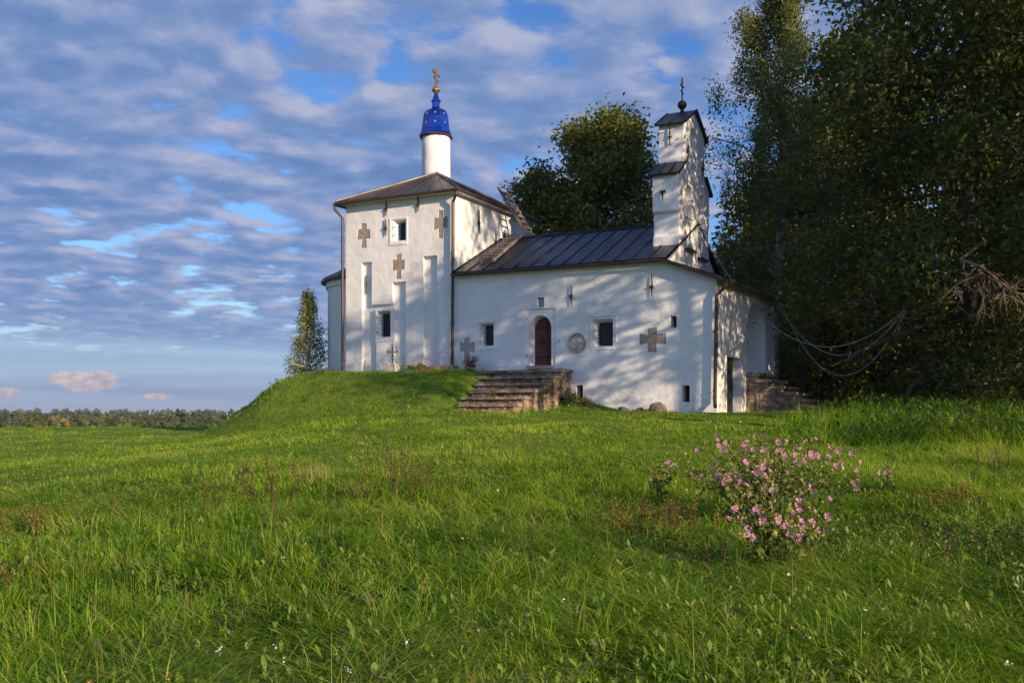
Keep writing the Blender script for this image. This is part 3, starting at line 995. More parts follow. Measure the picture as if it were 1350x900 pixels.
# round plaque with a cross cut in relief
m = MB()
cc = (4.83, 2.42)
p = [(cc[0] + 0.345 * math.cos(2 * math.pi * k / 32), cc[1] + 0.345 * math.sin(2 * math.pi * k / 32)) for k in range(32)]
m.prism([(a, -0.02, z) for a, z in p], [(a, 0.05, z) for a, z in p])
pl = m.build('round_plaque', M['pale_stone'])
cs = []
for sx in (-1, 1):
    for sz in (-1, 1):
        b = MB()
        q = [(0.07, 0.07), (0.20, 0.09), (0.15, 0.15), (0.09, 0.20)]
        b.prism([(cc[0] + sx * a, -0.1, cc[1] + sz * z) for a, z in q], [(cc[0] + sx * a, 0.028, cc[1] + sz * z) for a, z in q])
        cs.append(b)
cut(pl, cs)
put(pl)
m = MB()
for (ra, rb) in ((0.30, 0.342),):
    nn = 40
    for k in range(nn):
        a0, a1 = 2 * math.pi * k / nn, 2 * math.pi * (k + 1) / nn
        q = [(ra, a0), (rb, a0), (rb, a1), (ra, a1)]
        m.prism([(cc[0] + r_ * math.cos(a), -0.045, cc[1] + r_ * math.sin(a)) for r_, a in q], [(cc[0] + r_ * math.cos(a), -0.0195, cc[1] + r_ * math.sin(a)) for r_, a in q])
m.build('plaque_rim', M['pale_stone'], pl)
for sx in (-1, 1):
    for sz in (-1, 1):
        m = MB()
        q = [(0.08, 0.08), (0.185, 0.095), (0.145, 0.145), (0.095, 0.185)]
        m.prism([(cc[0] + sx * a, 0.012, cc[1] + sz * z) for a, z in q], [(cc[0] + sx * a, 0.026, cc[1] + sz * z) for a, z in q])
        m.build('plaque_hollow', M['dark_hole'], pl)

# nave roof
RZ, EZ = 6.86, 5.12
roof_slab('nave_roof', [(0.03, -0.27, EZ), (8.12, -0.27, EZ - 0.02), (8.12, 3.44, RZ), (0.03, 3.44, RZ)], 0.07, 13, M['roof_slate'], church)
roof_slab('nave_roof', [(8.12, 7.2, EZ), (0.03, 7.2, EZ), (0.03, 3.442, RZ), (8.12, 3.442, RZ)], 0.07, 13, M['roof_slate'], church)
m = MB(); m.tube([(0.05, 3.44, RZ + .02), (7.2, 3.44, RZ + .02)], 0.05, 6); m.build('ridge_cap', M['roof_slate'], church)
gutter([(0.02, -0.31, EZ - .10), (8.1, -0.31, EZ - .12)], church, 0.055)
roof_slab('porch_roof', [(WX + 0.28, -0.27, 4.32), (WX + 0.66, 7.1, 4.32), (8.02, 7.1, 5.02), (8.02, -0.27, 5.02)], 0.07, 10, M['roof_slate'], church)
gutter([(8.08, -0.30, 4.96), (WX + 0.30, -0.30, 4.24)], church, 0.05)
gutter([(WX + 0.33, -0.30, 4.24), (WX + 0.70, 7.1, 4.24)], church, 0.06)
downpipe([(WX + 0.34, -0.2, 4.2), (WX + 0.33, -0.2, 4.05), (WX + 0.03, -0.13, 3.78), (WX - 0.03, -0.13, 0.4), (WX + 0.02, -0.28, 0.2)], church, 0.06)
m = MB(); m.box((0.02, -0.05, 4.90), (7.9, 0.0035, 5.0)); o = m.build('cornice', M['plaster'], church); soften(o)

# west door and porch inside
m = MB(); m.box((WX - 0.2, 1.0, -0.06), (WX - 0.14, 2.66, 1.93)); wd = m.build('cellar_door', M['brownwood'], church)
m = MB()
for z in (0.4, 1.5):
    m = MB(); m.box((WX - 0.139, 1.08, z - .03), (WX - 0.12, 2.5, z + .03)); m.build('hinge', M['iron'], wd)
pass
m = MB(); m.tube([(WX - 0.13, 2.5, 0.95), (WX - 0.04, 2.5, 0.95), (WX - 0.04, 2.42, 0.95)], 0.018, 6); m.build('handle', M['iron'], wd)
m = MB(); m.box((WX - 0.74, 3.75, 1.5), (WX - 0.69, 4.12, 3.0)); m.build('porch_door', M['brownwood'], church)

# --- bell gable standing across the nave roof
T0, T1 = 7.20, 8.10
prof = [(1.0, 4.35), (1.0, 6.02), (1.10, 6.06), (1.10, 6.80), (0.95, 6.86), (0.95, 8.16), (1.62, 8.58), (1.62, 10.0), (2.92, 10.68), (4.22, 10.0), (4.22, 8.58), (4.87, 8.16), (4.87, 6.86), (4.75, 6.80), (4.75, 6.06), (4.85, 6.02), (4.85, 4.35)]
m = MB()
m.prism([(T0, u, z) for u, z in prof], [(T1, u, z) for u, z in prof])
bell = m.build('bell_gable', M['plaster'])
cut(bell, [
    arch_side(2.42, 3.06, 9.32, 9.78, 0.30, T1 - 0.7, T1 + 0.4),
    boxcut((T1 - 0.4, 2.62, 8.98), (T1 + 0.4, 2.90, 9.24)),
    arch_side(1.85, 2.60, 6.85, 7.60, 0.36, T1 - 0.55, T1 + 0.4),
    arch_side(3.45, 4.20, 6.75, 7.55, 0.36, T1 - 0.55, T1 + 0.4),
    boxcut((T0 + 0.3, 0.5, 7.42), (T0 + 0.38, 1.2, 7.52)),
])
soften(bell, 0.02)
put(bell)
oh = 0.10
roof_slab('belfry_roof', [(T0 - oh, 1.45, 9.97), (T1 + oh, 1.45, 9.97), (T1 + oh, 2.92, 10.76), (T0 - oh, 2.92, 10.76)], 0.06, 2, M['roof_slate'], bell)
roof_slab('belfry_roof', [(T1 + oh, 4.40, 9.97), (T0 - oh, 4.40, 9.97), (T0 - oh, 2.922, 10.76), (T1 + oh, 2.922, 10.76)], 0.06, 2, M['roof_slate'], bell)
roof_slab('shoulder_roof', [(T0 - oh, 0.78, 8.10), (T1 + oh, 0.78, 8.10), (T1 + oh, 1.617, 8.66), (T0 - oh, 1.617, 8.66)], 0.06, 3, M['roof_slate'], bell)
roof_slab('shoulder_roof', [(T1 + oh, 5.04, 8.10), (T0 - oh, 5.04, 8.10), (T0 - oh, 4.223, 8.66), (T1 + oh, 4.223, 8.66)], 0.06, 3, M['roof_slate'], bell)
m = MB(); m.box((T1 + .003, 1.75, 5.62), (T1 + .16, 2.65, 5.70)); m.build('ledge', M['roof_slate'], bell)
m = MB(); m.box((T1 + .003, 3.35, 5.52), (T1 + .16, 4.25, 5.60)); m.build('ledge', M['roof_slate'], bell)
m = MB(); m.box((T1 + .003, 1.80, 6.78), (T1 + .05, 2.66, 6.83)); m.build('niche_sill', M['plaster'], bell)
m = MB(); m.box((T1 + .003, 3.38, 6.68), (T1 + .05, 4.26, 6.73)); m.build('niche_sill', M['plaster'], bell)
m = MB(); m.tube([(7.62, 1.56, 9.25), (7.62, 1.55, 9.6), (7.62, 1.56, 9.9)], [.02, .03, .02], 6); m.box((7.55, 1.53, 9.5), (7.69, 1.58, 9.54)); m.build('wall_anchor', M['iron'], bell)
m = MB(); m.tube([(7.58, 0.89, 7.2), (7.58, 0.88, 7.4), (7.58, 0.89, 7.55)], [.02, .03, .02], 6); m.box((7.48, 0.86, 7.48), (7.68, 0.91, 7.55)); m.build('wall_anchor', M['iron'], bell)
for (u, a, b) in ((1.95, 8.7, 9.5), (3.85, 8.6, 9.2)): anchor(u, a, b, bell, 'side', T1)
m = MB()
m.lathe([(0.07, 10.72), (0.07, 10.86)], (7.65, 2.92, 0), 10)
m.lathe([(0.16 * math.sin(math.pi * k / 12) + 0.004, 11.0 - 0.16 * math.cos(math.pi * k / 12)) for k in range(13)], (7.65, 2.92, 0), 18)
cr = m.build('cross', M['iron'], bell, smooth=True)
m = MB()
x, y = 7.65, 2.92
m.box((x - .018, y - .022, 11.14), (x + .018, y + .022, 11.98))
m.box((x - .02, y - .19, 11.66), (x + .02, y + .19, 11.70))
m.box((x - .019, y - .09, 11.80), (x + .019, y + .09, 11.83))
m.prism([(x - .02, y - .13, 11.47), (x + .02, y - .13, 11.47), (x + .02, y - .13, 11.50), (x - .02, y - .13, 11.50)], [(x - .02, y + .13, 11.40), (x + .02, y + .13, 11.40), (x + .02, y + .13, 11.43), (x - .02, y + .13, 11.43)])
m.build('cross_arms', M['iron'], cr)

# ------------------------------------------------------------------ stone staircases
def staircase(label, seed, boxes):
    """boxes: (x0,y0,z0,x1,y1,z1) per step in church axes, laid as courses of hewn stones"""
    r = random.Random(seed)
    x = sum(b[0] + b[3] for b in boxes) / (2 * len(boxes)); y = sum(b[1] + b[4] for b in boxes) / (2 * len(boxes))
    zb = min(b[2] for b in boxes)
    root = empty('stone_staircase', to_world(x, y, zb), CA)
    tag(root, label, 'staircase')
    for bi, b in enumerate(boxes):
        m = MB()
        x0, y0, z0, x1, y1, z1 = b[:6]
        long_x = b[6]
        zz = z1
        course = 0
        while zz > z0 + 0.02:
            h = r.uniform(0.075, 0.105) if course == 0 else r.uniform(0.12, 0.20)
            zl = max(zz - h, z0)
            a0, a1 = (x0, x1) if long_x else (y0, y1)
            p = a0
            while p < a1 - 0.02:
                w = r.uniform(0.55, 1.25) if course == 0 else r.uniform(.22, .7)
                q = min(p + w, a1)
                if a1 - q < 0.2: q = a1
                j = r.uniform(-0.07, -0.01) if course == 0 else r.uniform(.03, .10)
                zt = r.uniform(-.022, .012) if course == 0 else 0.0
                end = -.04 if course == 0 else .04
                lo_e = end if p == a0 else .006
                hi_e = end if q == a1 else .006
                if long_x:
                    lo, hi = (p + lo_e - x, y0 + j - y, zl + .003 - zb), (q - hi_e - x, y1 - y + .06, zz - zb + zt)
                else:
                    lo, hi = (x0 - x - .06, p + lo_e - y, zl + .003 - zb), (x1 - j - x, q - hi_e - y, zz - zb + zt)
                m.rough_block(lo, hi, 0.016 if course == 0 else 0.03, r.randint(0, 99999), 7, 5, 2)
                p = q
            zz = zl
            course += 1
        m.build('step', M['stone'], root)
    return root


bx = [(1.55, -0.85, 0.55, 4.62, -0.02, 1.50, True)]
for k in range(6):
    y1 = -0.86 - k * 0.49
    bx.append((1.75 + 0.09 * k + random.uniform(-.12, .12), y1 - 0.49, -0.35, 4.58 - 0.14 * k + random.uniform(-.05, .05), y1, 1.50 - 0.235 * (k + 1), True))
staircase('wide crumbling brown stone staircase climbing to the red arched door', 4, bx)
bx = [(WX - 0.02 + 0.2, 3.15, 0.0, WX + 0.62, 6.0, 1.42, False)]
for k in range(5):
    x0 = WX + 0.63 + k * 0.40
    bx.append((x0, 3.15 + random.uniform(-.08, .08), -0.2, x0 + 0.40, 6.0, 1.42 - 0.23 * (k + 1), False))
staircase('shaded rough stone staircase descending from the arched porch at the right end of the church', 5, bx)

# ------------------------------------------------------------------ ladders on the roof
def ladder(label, f0, f1, side, n, rung_w=0.03):
    f0, f1, side = Vector(f0), Vector(f1), Vector(side)
    root = empty('wooden_ladder', to_world(*f0), CA)
    tag(root, label, 'ladder', 'wooden roof ladders')
    d = f1 - f0
    up = d.normalized().cross(side.normalized()).normalized()
    for s in (0, 1):
        m = MB()
        a = side * s
        w, h = side.normalized() * 0.035, up * 0.045
        e = a - d * (0.02 + 0.03 * s)
        g = a + d * (1.02 + 0.05 * (1 - s))
        m.prism([e - w - h, e + w - h, e + w + h, e - w + h], [g - w - h, g + w - h, g + w + h, g - w + h])
        m.build('rail', M['wood'], root)
    for k in range(n):
        f = (k + 0.5) / n
        m = MB()
        c = d * f
        w, h = d.normalized() * rung_w, up * 0.02
        o = up * 0.066 * (1 if up.z > 0 else -1)
        a, b = c + o - side * 0.08, c + o + side * 1.08
        m.prism([a - w - h, a + w - h, a + w + h, a - w + h], [b - w - h, b + w - h, b + w + h, b - w + h])
        m.build('rung', M['wood'], root)


def rz(u): return EZ + (RZ - EZ) * (u + 0.27) / 3.71


ladder('grey wooden ladder lying flat on the dark nave roof beside the tower', (0.80, 0.45, rz(0.45) + .11), (0.47, 3.42, rz(3.42) + .11), (0.56, -0.02, 0.0), 9, 0.045)
ladder('steep weathered ladder leaning from the nave ridge up to the tower eave', (1.25, 3.55, RZ + 0.06), (0.22, 3.15, 8.75), (0.05, 0.52, 0.0), 8)

# ------------------------------------------------------------------ small things round the walls
# iron memorial cross on its stone block
bt = (-2.36, -0.55)
gz_ = float(ground(*to_world(bt[0], bt[1])[:2])) - EYE
mc = empty('memorial_cross', to_world(bt[0], bt[1], gz_), CA)
tag(mc, 'small ornate wrought iron cross on a squared stone block before the tower wall', 'cross')
m = MB(); m.rough_block((-.2, -.16, -.1), (.2, .16, .27), 0.014, 3, 4, 4, 3); m.build('base', M['pale_stone'], mc)
m = MB()
m.tube([(0, 0, .25), (0, 0, .98)], 0.017, 8)
m.tube([(-.21, 0, .72), (.21, 0, .72)], 0.015, 8)
for s in (-1, 1):
    for (cx_, cz_, rr_) in ((.10, .62, .07), (.10, .82, .07), (.07, .42, .06)):
        m.tube([(s * cx_ + rr_ * math.cos(a * math.pi / 6), 0, cz_ + rr_ * math.sin(a * math.pi / 6)) for a in range(13)], 0.010, 6)
    m.tube([(s * .21, 0, .72), (s * .25, 0, .76), (s * .21, 0, .80), (s * .17, 0, .76), (s * .21, 0, .72)], 0.011, 6)
    m.tube([(s * .21, 0, .72), (s * .25, 0, .68), (s * .21, 0, .64)], 0.011, 6)
    m.tube([(0, 0, .98), (s * .05, 0, .93), (s * .06, 0, 1.0), (0, 0, 1.03)], 0.011, 6)
m.build('iron_cross', M['iron'], mc)

m = MB(); m.rough_block((-.75, -.2, -.1), (.75, .2, .14), 0.02, 8, 6, 3, 2)
o = m.build('grave_slab', M['redslab']); bt = (-0.55, -0.35)
o.location = to_world(bt[0], bt[1], float(ground(*to_world(*bt)[:2])) - EYE); o.rotation_euler = (0, 0, CA)
tag(o, 'low reddish stone slab in the grass at the foot of the tower', 'slab')


def boulder(t, u, sx, sy, sz, seed, label):
    bm = bmesh.new()
    bmesh.ops.create_icosphere(bm, subdivisions=3, radius=1)
    r = np.random.default_rng(seed)
    ph = r.uniform(0, 6, 9)
    for v in bm.verts:
        c = v.co
        f = 1 + .13 * math.sin(2.3 * c.x + ph[0] + 1.7 * c.y) + .10 * math.sin(3.9 * c.y + ph[1] + 2 * c.z) + .06 * math.sin(7 * c.z + ph[2] + 5 * c.x)
        v.co = Vector((c.x * sx * f, c.y * sy * f, c.z * sz * f))
    me = bpy.data.meshes.new('boulder')
    bm.to_mesh(me); bm.free()
    for p in me.polygons: p.use_smooth = True
    o = link('boulder', me, M['boulder'])
    w = to_world(t, u)
    o.location = (w[0], w[1], float(ground(w[0], w[1])) + sz * 0.35)
    o.rotation_euler = (0, 0, CA + seed)
    tag(o, label, 'boulder', 'boulders at the wall foot')


boulder(7.85, -0.35, .29, .24, .20, 1, 'largest brown boulder at the foot of the nave wall')
boulder(7.15, -0.2, .20, .15, .11, 2, 'small flat boulder left of the largest one at the nave wall')
boulder(6.55, -0.2, .16, .12, .09, 3, 'low pale boulder half buried beside the nave wall')
boulder(5.25, -0.35, .20, .2, .15, 4, 'dark boulder beside the cellar opening near the staircase')

# dim grave marker and bench under the trees
gx, gy = 12.1, 41.0
g0 = float(ground(gx, gy))
gm = empty('grave_marker', (gx, gy, g0))
tag(gm, 'slender dark cross on a pale footing deep in the tree shade', 'cross')
m = MB(); m.rough_block((-.25, -.2, -.1), (.25, .2, .45), .015, 2, 3, 3, 3); m.build('base', M['pale_stone'], gm)
m = MB(); m.box((-.05, -.04, .44), (.05, .04, 2.0)); m.box((-.35, -.038, 1.5), (-.052, .038, 1.6)); m.box((.052, -.038, 1.5), (.35, .038, 1.6)); m.build('shaft', M['iron'], gm)
bn = empty('bench', (gx + 1.6, gy + 0.4, g0))
tag(bn, 'low wooden bench in the shade beside the grave marker', 'bench')
m = MB(); m.box((-.9, -.2, .40), (.9, .2, .45)); m.build('seat', M['wood'], bn)
for s in (-1, 1):
    m = MB(); m.box((s * .7 - .05, -.16, -.1), (s * .7 + .05, .16, .398)); m.build('leg', M['wood'], bn)

# ------------------------------------------------------------------ trees
def tube_arrays(paths, nside=6):
    """many tapered tubes -> V, F arrays; paths: list of (pts Nx3, radii N)"""
    VV, FF, off = [], [], 0
    an = np.arange(nside) * 2 * np.pi / nside
    for pts, rad in paths:
        pts = np.asarray(pts, float)
        d = np.gradient(pts, axis=0)
        d /= np.linalg.norm(d, axis=1, keepdims=True) + 1e-9
        ref = np.where(np.abs(d[:, 2:3]) > 0.9, np.array([[1.0, 0, 0]]), np.array([[0, 0, 1.0]]))
        a = np.cross(d, ref); a /= np.linalg.norm(a, axis=1, keepdims=True) + 1e-9
        b = np.cross(d, a)
        r = np.asarray(rad)[:, None, None]
        ring = pts[:, None, :] + r * (a[:, None, :] * np.cos(an)[None, :, None] + b[:, None, :] * np.sin(an)[None, :, None])
        n = len(pts)
        VV.append(ring.reshape(-1, 3))
        i = np.arange(n - 1)[:, None] * nside + np.arange(nside)[None, :]
        j = np.arange(n - 1)[:, None] * nside + (np.arange(nside)[None, :] + 1) % nside
        FF.append(np.stack([i, j, j + nside, i + nside], -1).reshape(-1, 4) + off)
        off += n * nside
    return np.concatenate(VV), np.concatenate(FF)


def leaf_arrays(C, size, rg, up=0.5, droop=0.0, aspect=0.62, fold=0.25):
    """leaves as folded rhombi centred at C"""
    n = len(C)
    nrm = rg.normal(size=(n, 3))
    nrm[:, 2] = np.abs(nrm[:, 2]) * (1 + up)
    nrm /= np.linalg.norm(nrm, axis=1, keepdims=True)
    tdir = rg.normal(size=(n, 3))
    tdir[:, 2] -= droop * 2.0
    tdir -= nrm * (tdir * nrm).sum(1, keepdims=True)
    tdir /= np.linalg.norm(tdir, axis=1, keepdims=True) + 1e-9
    s = np.cross(nrm, tdir)
    L = (size * rg.uniform(0.65, 1.3, n))[:, None]
    w = L * aspect
    base = C - tdir * L * 0.5
    tip = C + tdir * L * 0.5
    mid = C + tdir * L * 0.02
    l = mid - s * w * 0.5 + nrm * w * fold
    r = mid + s * w * 0.5 + nrm * w * fold
    V = np.stack([base, r, tip, l], 1).reshape(-1, 3)
    F = np.arange(n * 4).reshape(-1, 4)
    return V, F


def curve(p0, d, length, n, sag, rg, wob=0.12):
    """a wandering limb starting at p0 in direction d; sag>0 droops, <0 lifts"""
    pts = [np.array(p0, float)]
    d = np.array(d, float)
    st = length / (n - 1)
    for k in range(n - 1):
        d = d + rg.normal(size=3) * wob
        d[2] -= sag * st
        d /= np.linalg.norm(d)
        pts.append(pts[-1] + d * st)
    return np.array(pts)


def make_tree(name, label, cat, x, y, H, Rm, seed, leafmat, bark, leaf=0.13, nlimb=46, nsub=8, ncl=4, nleaf=26, f0=0.12, env='round',
              spread=0.33, droop=0.0, trunk_r=0.3, lean=(0, 0), group=None, pitch=(0.0, 0.9), zscale=1.0, tint_mu=0.5, up=0.5, clump=1.0, keep=None):
    rg = np.random.default_rng(seed)
    z0 = float(ground(x, y)) - 0.15
    root = empty(name, (x, y, z0))
    tag(root, label, cat, group)
    n = 14
    tz = np.linspace(0, 1, n)
    trunk = np.stack([lean[0] * tz + np.cumsum(rg.normal(size=n)) * H * 0.004, lean[1] * tz + np.cumsum(rg.normal(size=n)) * H * 0.004, tz * H * 0.97], 1)
    trunk[0, :2] = 0
    trad = trunk_r * (1 - tz) ** 0.8 + 0.02
    trad[0] *= 1.35
    paths, cl, cw = [], [], []
    for i in range(nlimb):
        f = f0 + (0.98 - f0) * ((i + rg.uniform(0, 0.9)) / nlimb)
        g = (f - f0) / (1 - f0)
        if env == 'round': e = math.sin(math.pi * min(max(0.18 + 0.80 * g, 0), 1)) ** 0.75
        elif env == 'dome': e = math.sqrt(max(0.0, 1 - g * g)) * 0.95 + 0.08
        elif env == 'cone': e = (1 - g) ** 0.8 * 0.95 + 0.08
        elif env == 'tall': e = min(1.0, 0.55 + g * 2.2) * (1 - g ** 2.6) ** 0.7 + 0.06
        else: e = min(1.0, 0.7 + g) * (1 - g ** 5) ** 0.6 + 0.05
        L = Rm * e * rg.uniform(0.72, 1.12)
        az = i * 2.39996 + rg.uniform(-.4, .4)
        pt = pitch[0] + (pitch[1] - pitch[0]) * g + rg.uniform(-.15, .15)
        d = (math.cos(az) * math.cos(pt), math.sin(az) * math.cos(pt), math.sin(pt))
        k = f * (n - 1); a = int(k); b = min(a + 1, n - 1)
        p0 = trunk[a] * (1 - (k - a)) + trunk[b] * (k - a)
        m = 8
        lp = curve(p0, d, L, m, (0.05 + 0.10 * droop) * (1 if droop or g < .5 else 0.3), rg)
        lr = np.linspace(max(0.03, trunk_r * 0.34 * (1 - f) + 0.02), 0.012, m)
        paths.append((lp, lr))
        for j in range(nsub):
            s = 0.22 + 0.78 * (j + rg.uniform(0, 1)) / nsub
            kk = s * (m - 1); a = min(int(kk), m - 2)
            q = lp[a] * (1 - (kk - a)) + lp[a + 1] * (kk - a)
            dd = (lp[a + 1] - lp[a]); dd /= np.linalg.norm(dd)
            side = rg.normal(size=3); side[2] *= 0.6
            dd = dd * 0.7 + side / np.linalg.norm(side) * 0.95
            dd /= np.linalg.norm(dd)
            sl = L * rg.uniform(0.16, 0.34) * (1.15 - 0.5 * s) + 0.15
            sp = curve(q, dd, sl, 5, 0.05 + droop * 0.9, rg, 0.18)
            paths.append((sp, np.linspace(0.018, 0.006, 5)))
            for c in range(ncl):
                u = (c + rg.uniform(0.3, 1)) / ncl * 4
                a2 = min(int(u), 3)
                cp = sp[a2] * (1 - (u - a2)) + sp[a2 + 1] * (u - a2)
                cl.append(cp)
                cw.append(rg.uniform(0, 1))
    V, F = tube_arrays([(trunk, trad)], 12)
    nmesh('trunk', V, F, bark, root, smooth=True)
    V, F = tube_arrays(paths, 5)
    nmesh('branches', V, F, bark, root, smooth=True)
    cl = np.array(cl)
    cw = np.array(cw)
    keepn = rg.uniform(size=len(cl)) < clump
    cl, cw = cl[keepn], cw[keepn]
    if keep is not None:
        kk = keep(cl + np.array([[x, y, z0]]), rg)
        cl, cw = cl[kk], cw[kk]
    if H > 10:     # boughs: leave hollows between the leaf masses
        q = cl + np.array([[x, y, 0]])
        hol = .5 * vnoise(q[:, 0] + .6 * q[:, 2], q[:, 1] - .4 * q[:, 2], .62, seed) + .5 * vnoise(q[:, 2] - .3 * q[:, 0], q[:, 0] + q[:, 1], .75, seed + 5)
        kk = hol > .40
        cl, cw = cl[kk], cw[kk] * .6 + .4 * np.clip((hol[kk] - .4) * 3, 0, 1)
    rep = np.maximum(1, rg.poisson(nleaf * (1.25 if H > 10 else 1), len(cl)))
    C = np.repeat(cl, rep, axis=0)
    T = np.repeat(cw, rep)
    off = rg.normal(size=C.shape) * spread
    off[:, 2] *= zscale
    if droop: off[:, 2] -= np.abs(rg.normal(size=len(C))) * droop * 0.7
    C = C + off
    ok = C[:, 2] > 0.25
    C, T = C[ok], T[ok]
    V, F = leaf_arrays(C, leaf, rg, up, droop)
    ti = np.clip(tint_mu + (T - 0.5) * 0.45 + rg.normal(size=len(C)) * 0.13, 0, 0.92)
    ti[rg.uniform(size=len(C)) < 0.006] = 1.0
    nmesh('crown', V, F, leafmat, root, np.repeat(ti, 4))
    return root


TG = 'dark trees standing behind the church'
linden = make_tree('linden_tree', 'tall dark linden with a dead bare branch and slack cables tied to it', 'tree', 15.4, 33.2, 18.3, 6.6, 11, M['linden'], M['bark'],
                   leaf=0.20, nlimb=90, nsub=10, ncl=5, nleaf=22, f0=0.07, env='broad', spread=0.50, trunk_r=0.40, pitch=(-0.25, 1.0), droop=0.12,
                   keep=lambda c, r_: ~((c[:, 0] < 13.6) & (c[:, 2] < 5.6 + r_.normal(size=len(c)) * .5)))
make_tree('linden_tree', 'broad dark linden at the right edge with leaves hanging to the ground', 'tree', 21.0, 31.0, 17.5, 6.5, 12, M['linden'], M['bark'],
          leaf=0.20, nlimb=84, nsub=10, ncl=5, nleaf=20, f0=0.05, env='broad', spread=0.50, trunk_r=0.36, pitch=(-0.25, 1.0), droop=0.12)
make_tree('birch_tree', 'tall drooping birch with pale trunk right behind the bell gable', 'tree', 11.8, 44, 21.5, 3.6, 13, M['birch'], M['birchbark'],
          leaf=0.13, nlimb=66, nsub=10, ncl=5, nleaf=28, f0=0.13, env='tall', spread=0.17, droop=1.1, trunk_r=0.2, pitch=(0.45, 1.15), zscale=1.8, tint_mu=0.55)
make_tree('maple_tree', 'round green maple rising behind the nave roof', 'tree', 4.9, 50, 14.6, 4.7, 14, M['maple'], M['bark'],
          leaf=0.25, nlimb=64, nsub=9, ncl=4, nleaf=18, f0=0.30, env='dome', spread=0.40, trunk_r=0.25, pitch=(0.0, 0.8), tint_mu=0.70)
make_tree('maple_tree', 'smaller maple beside the tower and left of the round maple', 'tree', 1.5, 50.5, 12.0, 2.8, 15, M['maple'], M['bark'],
          leaf=0.22, nlimb=34, nsub=7, ncl=4, nleaf=14, f0=0.25, env='dome', spread=0.32, trunk_r=0.16, pitch=(0.0, 0.9), tint_mu=0.5)
make_tree('birch_tree', 'small slender birch standing alone left of the rounded apse', 'tree', -8.35, 40.3, 3.75, 1.0, 16, M['birch'], M['birchbark'],
          leaf=0.075, nlimb=44, nsub=5, ncl=4, nleaf=10, f0=0.08, env='cone', spread=0.09, droop=0.35, trunk_r=0.045, pitch=(0.4, 1.2), zscale=1.6, tint_mu=0.60)

# the wood behind: individual dark trees, then undergrowth
wood = [(17.5, 50, 19, 4.6, 'spreading dark tree just right of the pale birch, behind it'), (23, 47, 20, 5, 'dark wood tree behind the gap between the two lindens'), (29, 43, 20, 5.2, 'dark wood tree behind the right edge linden'),
        (21, 60, 22, 5.5, 'tall tree farthest back in the wood'), (13.6, 52, 12, 3.6, 'low dark tree under the birch behind the porch'), (31, 56, 22, 5.5, 'tall back tree at the far right of the wood')]
for i, (x, y, h, r, lab) in enumerate(wood):
    make_tree('wood_tree', lab, 'tree', x, y, h, r, 30 + i, M['linden'], M['bark'], leaf=0.34, nlimb=54, nsub=8, ncl=4, nleaf=14, f0=0.05, env='broad', spread=0.5, trunk_r=0.3, pitch=(-0.1, 1.0), group=TG)
under = [(11.2, 47.5, 5.0, 2.6, 'dense bush behind the porch stairs'), (15.0, 46.0, 5.2, 2.8, 'dense bush behind the grave marker'), (19, 44.5, 5.5, 3.0, 'dense bush in the dark right of the bench'), (23.2, 42, 5.5, 3.0, 'dense bush under the wood behind the big linden trunk'),
         (26.5, 38, 5.5, 3.2, 'dense bush under the right edge linden'), (8.3, 50.5, 5.4, 2.6, 'dense bush hidden behind the church porch roof')]
for i, (x, y, h, r, lab) in enumerate(under):
    make_tree('bush', lab, 'bush', x, y, h, r, 60 + i, M['linden'], M['bark'], leaf=0.26, nlimb=26, nsub=6, ncl=4, nleaf=14, f0=0.02, env='round', spread=0.4, trunk_r=0.1, pitch=(0.0, 0.9), group='undergrowth below the wood')

# out-of-view trees to the right: three dapple the white walls, the rest are added for shade
caster = [(17.1, 19.1, 18.0, 3.9, 71, .40, 'linden standing beyond the right edge of the meadow'), (20.3, 21.9, 17.5, 4.0, 72, .42, 'second linden farther right beside the meadow'),
          (15.9, 15.6, 13.5, 3.0, 73, .58, 'young linden nearest the viewer beyond the right edge'),
          (21.3, 21.4, 9.5, 4.7, 74, .06, 'unseen low spreading linden, added for shade, with leaves to the ground beyond the right edge'),  # unseen tree added to shade the ground at the right
          (27.5, 26.5, 13.0, 5.2, 75, .05, 'unseen wide linden added for shade at the wood edge beyond the right edge'), (33.5, 30.5, 15.0, 5.5, 76, .05, 'farthest unseen linden added for shade at the wood edge beyond the right edge')]  # two unseen trees added to darken the undergrowth and right-hand weeds
for (x, y, h, r, sd, f0, lab) in caster:
    make_tree('linden_tree', lab, 'tree', x, y, h, r, sd, M['linden'], M['bark'], leaf=0.23, nlimb=46, nsub=6, ncl=3, nleaf=10, f0=f0, env='broad', spread=0.30, trunk_r=0.2, pitch=(0.0, 1.0),
              keep=None if f0 < .1 else (lambda c, r_: c[:, 2] > np.where(.75 * c[:, 0] + .66 * c[:, 1] < 23.4, 9.2, 7.5)))

# dead grey branch hanging on the big linden
rg = np.random.default_rng(5)
paths = []
p0 = np.array([0.0, -0.3, 4.6])
main = np.array([p0, (-1.2, -3.6, 5.2), (-3.3, -6.6, 4.2), (-3.0, -7.2, 3.9), (-2.4, -7.4, 3.3), (-2.1, -7.4, 2.7)])
paths.append((main, np.linspace(0.06, 0.02, len(main))))
for k in range(26):
    q = main[2] + (main[4] - main[2]) * rg.uniform(-0.1, 1.2)
    d = np.array([rg.normal() * 0.6 + 0.25, rg.normal() * 0.5, -0.55 + rg.normal() * 0.35])
    tw = curve(q, d / np.linalg.norm(d), rg.uniform(0.6, 1.9), 7, 0.35, rg, 0.22)
    paths.append((tw, np.linspace(0.018, 0.005, 7)))
    for c in range(3):
        d2 = np.array([rg.normal() * .7, rg.normal() * .7, -0.6])
        paths.append((curve(tw[rg.integers(2, 6)], d2 / np.linalg.norm(d2), rg.uniform(.25, .7), 5, 0.2, rg, .2), np.linspace(.009, .004, 5)))
V, F = tube_arrays(paths, 5)
